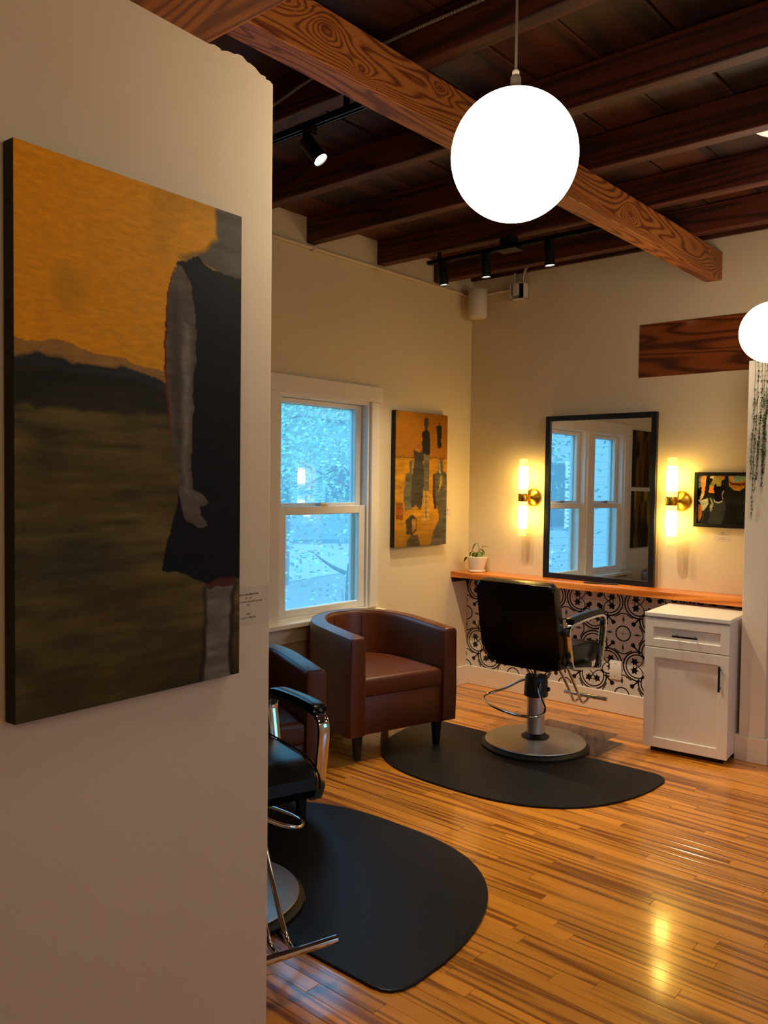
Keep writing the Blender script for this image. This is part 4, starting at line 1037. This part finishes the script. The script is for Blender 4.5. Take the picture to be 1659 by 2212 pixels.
def spot(label, y, z, x, aim, power, lit=True):
    r = thing('track_spotlight', label, 'spotlight', (x, y, z), 0, 'black track spotlights')
    bm = B(); box(bm, -.022, .022, -.017, .017, -.030, .002, bevel=.003, seg=1); obj('adapter', bm, BLACK, r)
    bm = B(); tube(bm, [(0, 0, -.030), (0, 0, -.066)], .0055, 10); obj('pivot_stem', bm, BLACK, r)
    d = Vector(aim).normalized(); c = Vector((0, 0, -.062)) + Vector((d.x, d.y, 0))*.002
    q = d.to_track_quat('-Z', 'Y').to_matrix().to_4x4(); q.translation = c
    bm = B(); t = B(); lathe(t, [(0.010, .030), (0.026, .028), (0.0285, .022), (0.0285, -.070), (0.0265, -.072), (0.0255, -.062)], 28); merge(bm, t, q); hd = obj('lamp_head', bm, BLACK, r, smooth=True)
    bm = B(); t = B(); lathe(t, [(0.0255, -.064), (0.0255, -.066), (0.01, -.067)], 24); merge(bm, t, q); obj('lens', bm, LENS if lit else GLASS, hd, smooth=True)
    if lit:
        L_ = bpy.data.lights.new('spot_bulb', 'SPOT'); L_.energy = power; L_.color = (1.0, 0.80, 0.52); L_.spot_size = math.radians(84); L_.spot_blend = 0.6; L_.shadow_soft_size = 0.02
        lo = bpy.data.objects.new('spot_bulb', L_); COL.objects.link(lo); lo.parent = hd
        m4 = q.copy(); m4.translation = c + d*0.075; lo.matrix_local = m4
    return r
spot('lit black spotlight tilted on the near light track', -2.872, TR1Z, 1.292, (0.55, .20, -.75), 80)
spot('black spotlight at the left end of the far track', -1.020, TR2Z, 0.500, (0.05, 0.14, -1), 40)
spot('middle black spotlight of the far track', -1.020, TR2Z, 0.806, (0.02, 0.10, -1), 50)
spot('rightmost black spotlight of the far track under the beam', -1.020, TR2Z, 1.215, (0.06, 0.08, -1), 60)

# ------------------------------------------------------------------ conduit, junction box, speaker, cable
r_ = thing('wall_conduit', 'painted conduit running along the left wall below the joist ends', 'conduit', (0, 0, 0))
bm = B(); tube(bm, [(0.018, -3.4, 2.822), (0.018, -1.9, 2.815), (0.018, -.9, 2.812), (0.018, -.06, 2.810)], .011, 10); obj('conduit_pipe', bm, WALL, r_, smooth=True)
bm = B(); tube(bm, spline([(0.018, -.065, 2.810), (0.035, -.03, 2.812), (0.10, -.018, 2.815), (0.22, -.018, 2.818), (0.34, -.03, 2.815)], 6), .009, 10); obj('conduit_elbow', bm, WALL, r_, smooth=True)
for y in (-1.62, -.35):
    bm = B(); box(bm, 0.0, .032, y-.012, y+.012, 2.796, 2.828, bevel=.004, seg=1); obj('pipe_strap', bm, WALL, r_)

r_ = thing('junction_box', 'open square metal junction box with cables on the back wall', 'junction box', (0.413, 0, 2.795))
bm = B()
for q in ((-.055, .055, -.060, 0.0, -.055, -.052), (-.055, .055, -.060, 0, .052, .055), (-.055, -.052, -.060, 0, -.055, .055), (.052, .055, -.060, 0, -.055, .055), (-.055, .055, -.004, 0, -.055, .055)): box(bm, *q)
obj('box_shell', bm, WHITEP, r_)
bm = B(); box(bm, -.030, .010, -.064, -.01, -.030, .048, bevel=.002, seg=1); obj('box_cover', bm, WHITEP, r_)
bm = B(); box(bm, .014, .026, -.050, -.01, -.05, .05); obj('wire_gap', bm, BLACKP, r_)
bm = B(); tube(bm, spline([(0.03, -.03, .05), (0.035, -.035, .10), (0.07, -.05, .15), (0.13, -.06, .175)], 6), .010, 10); obj('cable', bm, STEEL, r_, smooth=True)
bm = B(); tube(bm, spline([(-.02, -.03, .05), (-.035, -.035, .08), (-.035, -.03, .13)], 6), .005, 8); obj('cable', bm, WHITEP, r_, smooth=True)

r_ = thing('corner_speaker', 'small white cylindrical speaker high in the room corner', 'speaker', (0.135, -0.125, 2.73), math.radians(-45))
bm = B()
pl = [(0.065*math.cos(a_)*1.0, 0.065*math.sin(a_)) for a_ in [2*PI*k/32 for k in range(32)]]
t = B(); lathe(t, [(0.048, -.105), (0.060, -.098), (0.066, -.085), (0.067, .090), (0.062, .097), (0.05, .099)], 36); merge(bm, t); o = obj('speaker_body', bm, WHITEP, r_, smooth=True)
bm = B(); box(bm, -.115, -.05, -.02, .02, -.05, .02, bevel=.006); obj('wall_bracket', bm, WHITEP, r_)

bm = B(); pts = spline([(0.55, -2.905, 2.885), (1.0, -2.895, 2.865), (1.34, -2.893, 2.915), (1.72, -2.886, 2.930), (2.06, -2.882, 2.932), (2.8, -2.884, 2.925), (3.6, -2.882, 2.93)], 60)
tube(bm, pts, [0.006 if k % 2 else 0.0045 for k in range(len(pts))], 8)
tag(obj('armoured_cable', bm, STEEL), 'thin ribbed steel cable strung along the near joist', 'cable')

# ------------------------------------------------------------------ hanging plant on the wing wall
r_ = thing('trailing_plant', 'trailing green vines hanging from the top of the white wing wall', 'hanging plant', (2.135, -0.30, 2.135))
bm = B(); lathe(bm, [(0.035, 0), (0.040, .002), (0.052, .08), (0.050, .085), (0.046, .075)], 28); obj('pot', bm, POTM, r_, smooth=True)
bm = B(); lathe(bm, [(0.046, .072), (0.01, .076)], 20); obj('soil', bm, SOIL, r_)
rs = random.Random(3)
for (dx, ln, dens) in ((-.025, .62, 70), (-.010, .84, 120), (0.006, .70, 170), (0.022, .66, 170), (0.034, .60, 120), (0.043, .48, 60)):
    p0 = [(dx*.4, -.02, .07), (dx*.8, -.075, .075), (dx, -.108, .03), (dx+rs.uniform(-.004, .004), -.113, -.15)]
    k = 4
    x = dx
    for k in range(1, 6):
        x += rs.uniform(-.007, .006) - .002; p0.append((x, -.113+rs.uniform(-.004, .006), -.15-(ln-.15)*k/5))
    pts = spline(p0, 8)
    bm = B(); tube(bm, pts, .0011, 5); st = obj('vine_strand', bm, STEM, r_, smooth=True)
    bm = B()
    for _ in range(int(dens*.8)):
        u = rs.random(); u = 0.16 + 0.84*(u if rs.random() < .5 else min(1, abs(rs.gauss(.62, .2))))
        c = pts[min(len(pts)-1, int(u*(len(pts)-1)))]
        t = leaf_mesh(rs.uniform(.012, .019), rs.uniform(.0028, .0042), .2, .3, 3)
        merge(bm, t, Matrix.Translation(c) @ Matrix.Rotation(rs.uniform(0, 2*PI), 4, 'Z') @ Matrix.Rotation(rs.uniform(-.2, 1.1), 4, 'Y'))
    obj('vine_leaves', bm, VINEL, st, kind='stuff')

# ------------------------------------------------------------------ outdoors, seen through the windows
GRASS = plain('outdoor_ground', '454b46', 0.9, noise=0.3, nscale=1.5)
ROAD = plain('pale_road', '5f6664', 0.8, noise=0.1, nscale=2)
OLEAF = plain('tree_leaf', 'a4bd9c', 0.5, noise=0.5, nscale=3)
BARK = plain('tree_bark', '5c534a', 0.9, noise=0.3, nscale=12)
SIDING = plain('house_siding', '9aa4a4', 0.7)
SHUT = plain('shutter_paint', 'c8ccca', 0.6)
DARKG = plain('dark_house_glass', '30383c', 0.2)
bm = B(); box(bm, -60, 60, -60, 60, -0.62, -0.50); o = obj('ground', bm, GRASS); o['kind'] = 'structure'
bm = B()
t = B(); box(t, -3.0, 3.0, -40, 40, -0.50, -0.485); merge(bm, t, Matrix.Translation((-11.5, 6, 0)) @ Matrix.Rotation(math.radians(12), 4, 'Z')); o = obj('road', bm, ROAD); o['kind'] = 'structure'
def tree(label, loc, h, R_, nl, sd, crown=0.6, ls=0.10):
    rs = random.Random(sd); r = thing('tree', label, 'tree', loc, 0, 'trees outside the windows')
    bm = B(); tube(bm, spline([(0, 0, 0), (.05, .03, h*.3), (-.04, .05, h*.6), (0, 0, h*.95)], 6), [.11*(1-.8*k/18) for k in range(19)], 8); obj('trunk', bm, BARK, r, smooth=True)
    for k in range(9):
        a_ = rs.uniform(0, 2*PI); z = h*rs.uniform(.2, .75); L_ = R_*rs.uniform(.6, 1.0)
        bm = B(); tube(bm, spline([(0, 0, z), (L_*.4*math.cos(a_), L_*.4*math.sin(a_), z+.15), (L_*math.cos(a_+.2), L_*math.sin(a_+.2), z+rs.uniform(-.2, .6))], 5), [.035*(1-.85*q/10) for q in range(11)], 6); obj('branch', bm, BARK, r, smooth=True)
    V, F = [], []
    cl = [(Vector((rs.gauss(0, R_*.5), rs.gauss(0, R_*.5), h*crown + rs.gauss(0, h*.22))), rs.uniform(.25, .6)) for _ in range(45)]
    for _ in range(nl):
        c, s_ = rs.choice(cl); p_ = c + Vector((rs.gauss(0, s_), rs.gauss(0, s_), rs.gauss(0, s_*.6)))
        e1 = Vector((rs.gauss(0, 1), rs.gauss(0, 1), rs.gauss(0, .6))).normalized(); e2 = e1.orthogonal().normalized()
        l, w = ls*rs.uniform(.6, 1.3), ls*.3; i = len(V)
        V += [p_, p_+e1*l*.5+e2*w, p_+e1*l, p_+e1*l*.5-e2*w]; F.append((i, i+1, i+2, i+3))
    me = bpy.data.meshes.new('foliage'); me.from_pydata([tuple(v) for v in V], [], F); link('foliage', me, OLEAF, r, kind='stuff')
    return r
tree('leafy tree right outside the left hand window', (-3.2, 2.2, -.5), 4.2, 1.3, 9000, 1, .66, .06)
tree('taller tree farther back outside the window', (-8.2, 5.6, -.5), 6.0, 2.0, 9000, 2, .6, .10)
tree('leafy tree seen in the mirror through the second window', (-3.6, -5.6, -.5), 4.2, 1.4, 3500, 3, .7)
tree('low bare branched shrub outside below the window', (-1.9, 0.75, -.5), 1.25, .6, 120, 4, .5, .05)
tree('small shrub outside seen low in the mirror', (-2.2, -4.3, -.5), 1.3, .5, 900, 5, .6, .06)
def house(label, loc, ang, w, h):
    r = thing('neighbour_house', label, 'house', loc, ang)
    bm = B()
    for k in range(int(h/.16)): box(bm, 0, .10+.012*(k % 1), -w/2, w/2, k*.16, k*.16+.155)
    box(bm, -3, 0, -w/2, w/2, 0, h); obj('house_wall', bm, SIDING, r)
    bm = B(); t = B(); box(t, -1.9, 1.2, -w/2-.4, w/2+.4, 0, .12); merge(bm, t, Matrix.Translation((-.9, 0, h+.35)) @ Matrix.Rotation(math.radians(20), 4, 'Y')); obj('roof', bm, BARK, r)
    for y in (-2.2, 0.0, 2.2):
        bm = B(); box(bm, .09, .13, y-.42, y+.42, 1.2, 2.5); wn = obj('house_window', bm, DARKG, r)
        for s_ in (-1, 1):
            c = y+s_*.66; bm = B(); box(bm, .10, .13, c-.2, c-.16, 1.15, 2.55); box(bm, .10, .13, c+.16, c+.2, 1.15, 2.55)
            for k in range(16): box(bm, .10, .135, c-.165, c+.165, 1.18+k*.086, 1.18+k*.086+.06)
            obj('shutter', bm, SHUT, wn)
    return r
house('grey neighbouring house with louvred shutters seen in the mirror', (-6.2, -8.2, -.5), math.radians(25), 8, 3.6)
house('grey neighbouring house far across the road', (-17.5, 13.5, -.5), math.radians(-35), 11, 4.0)
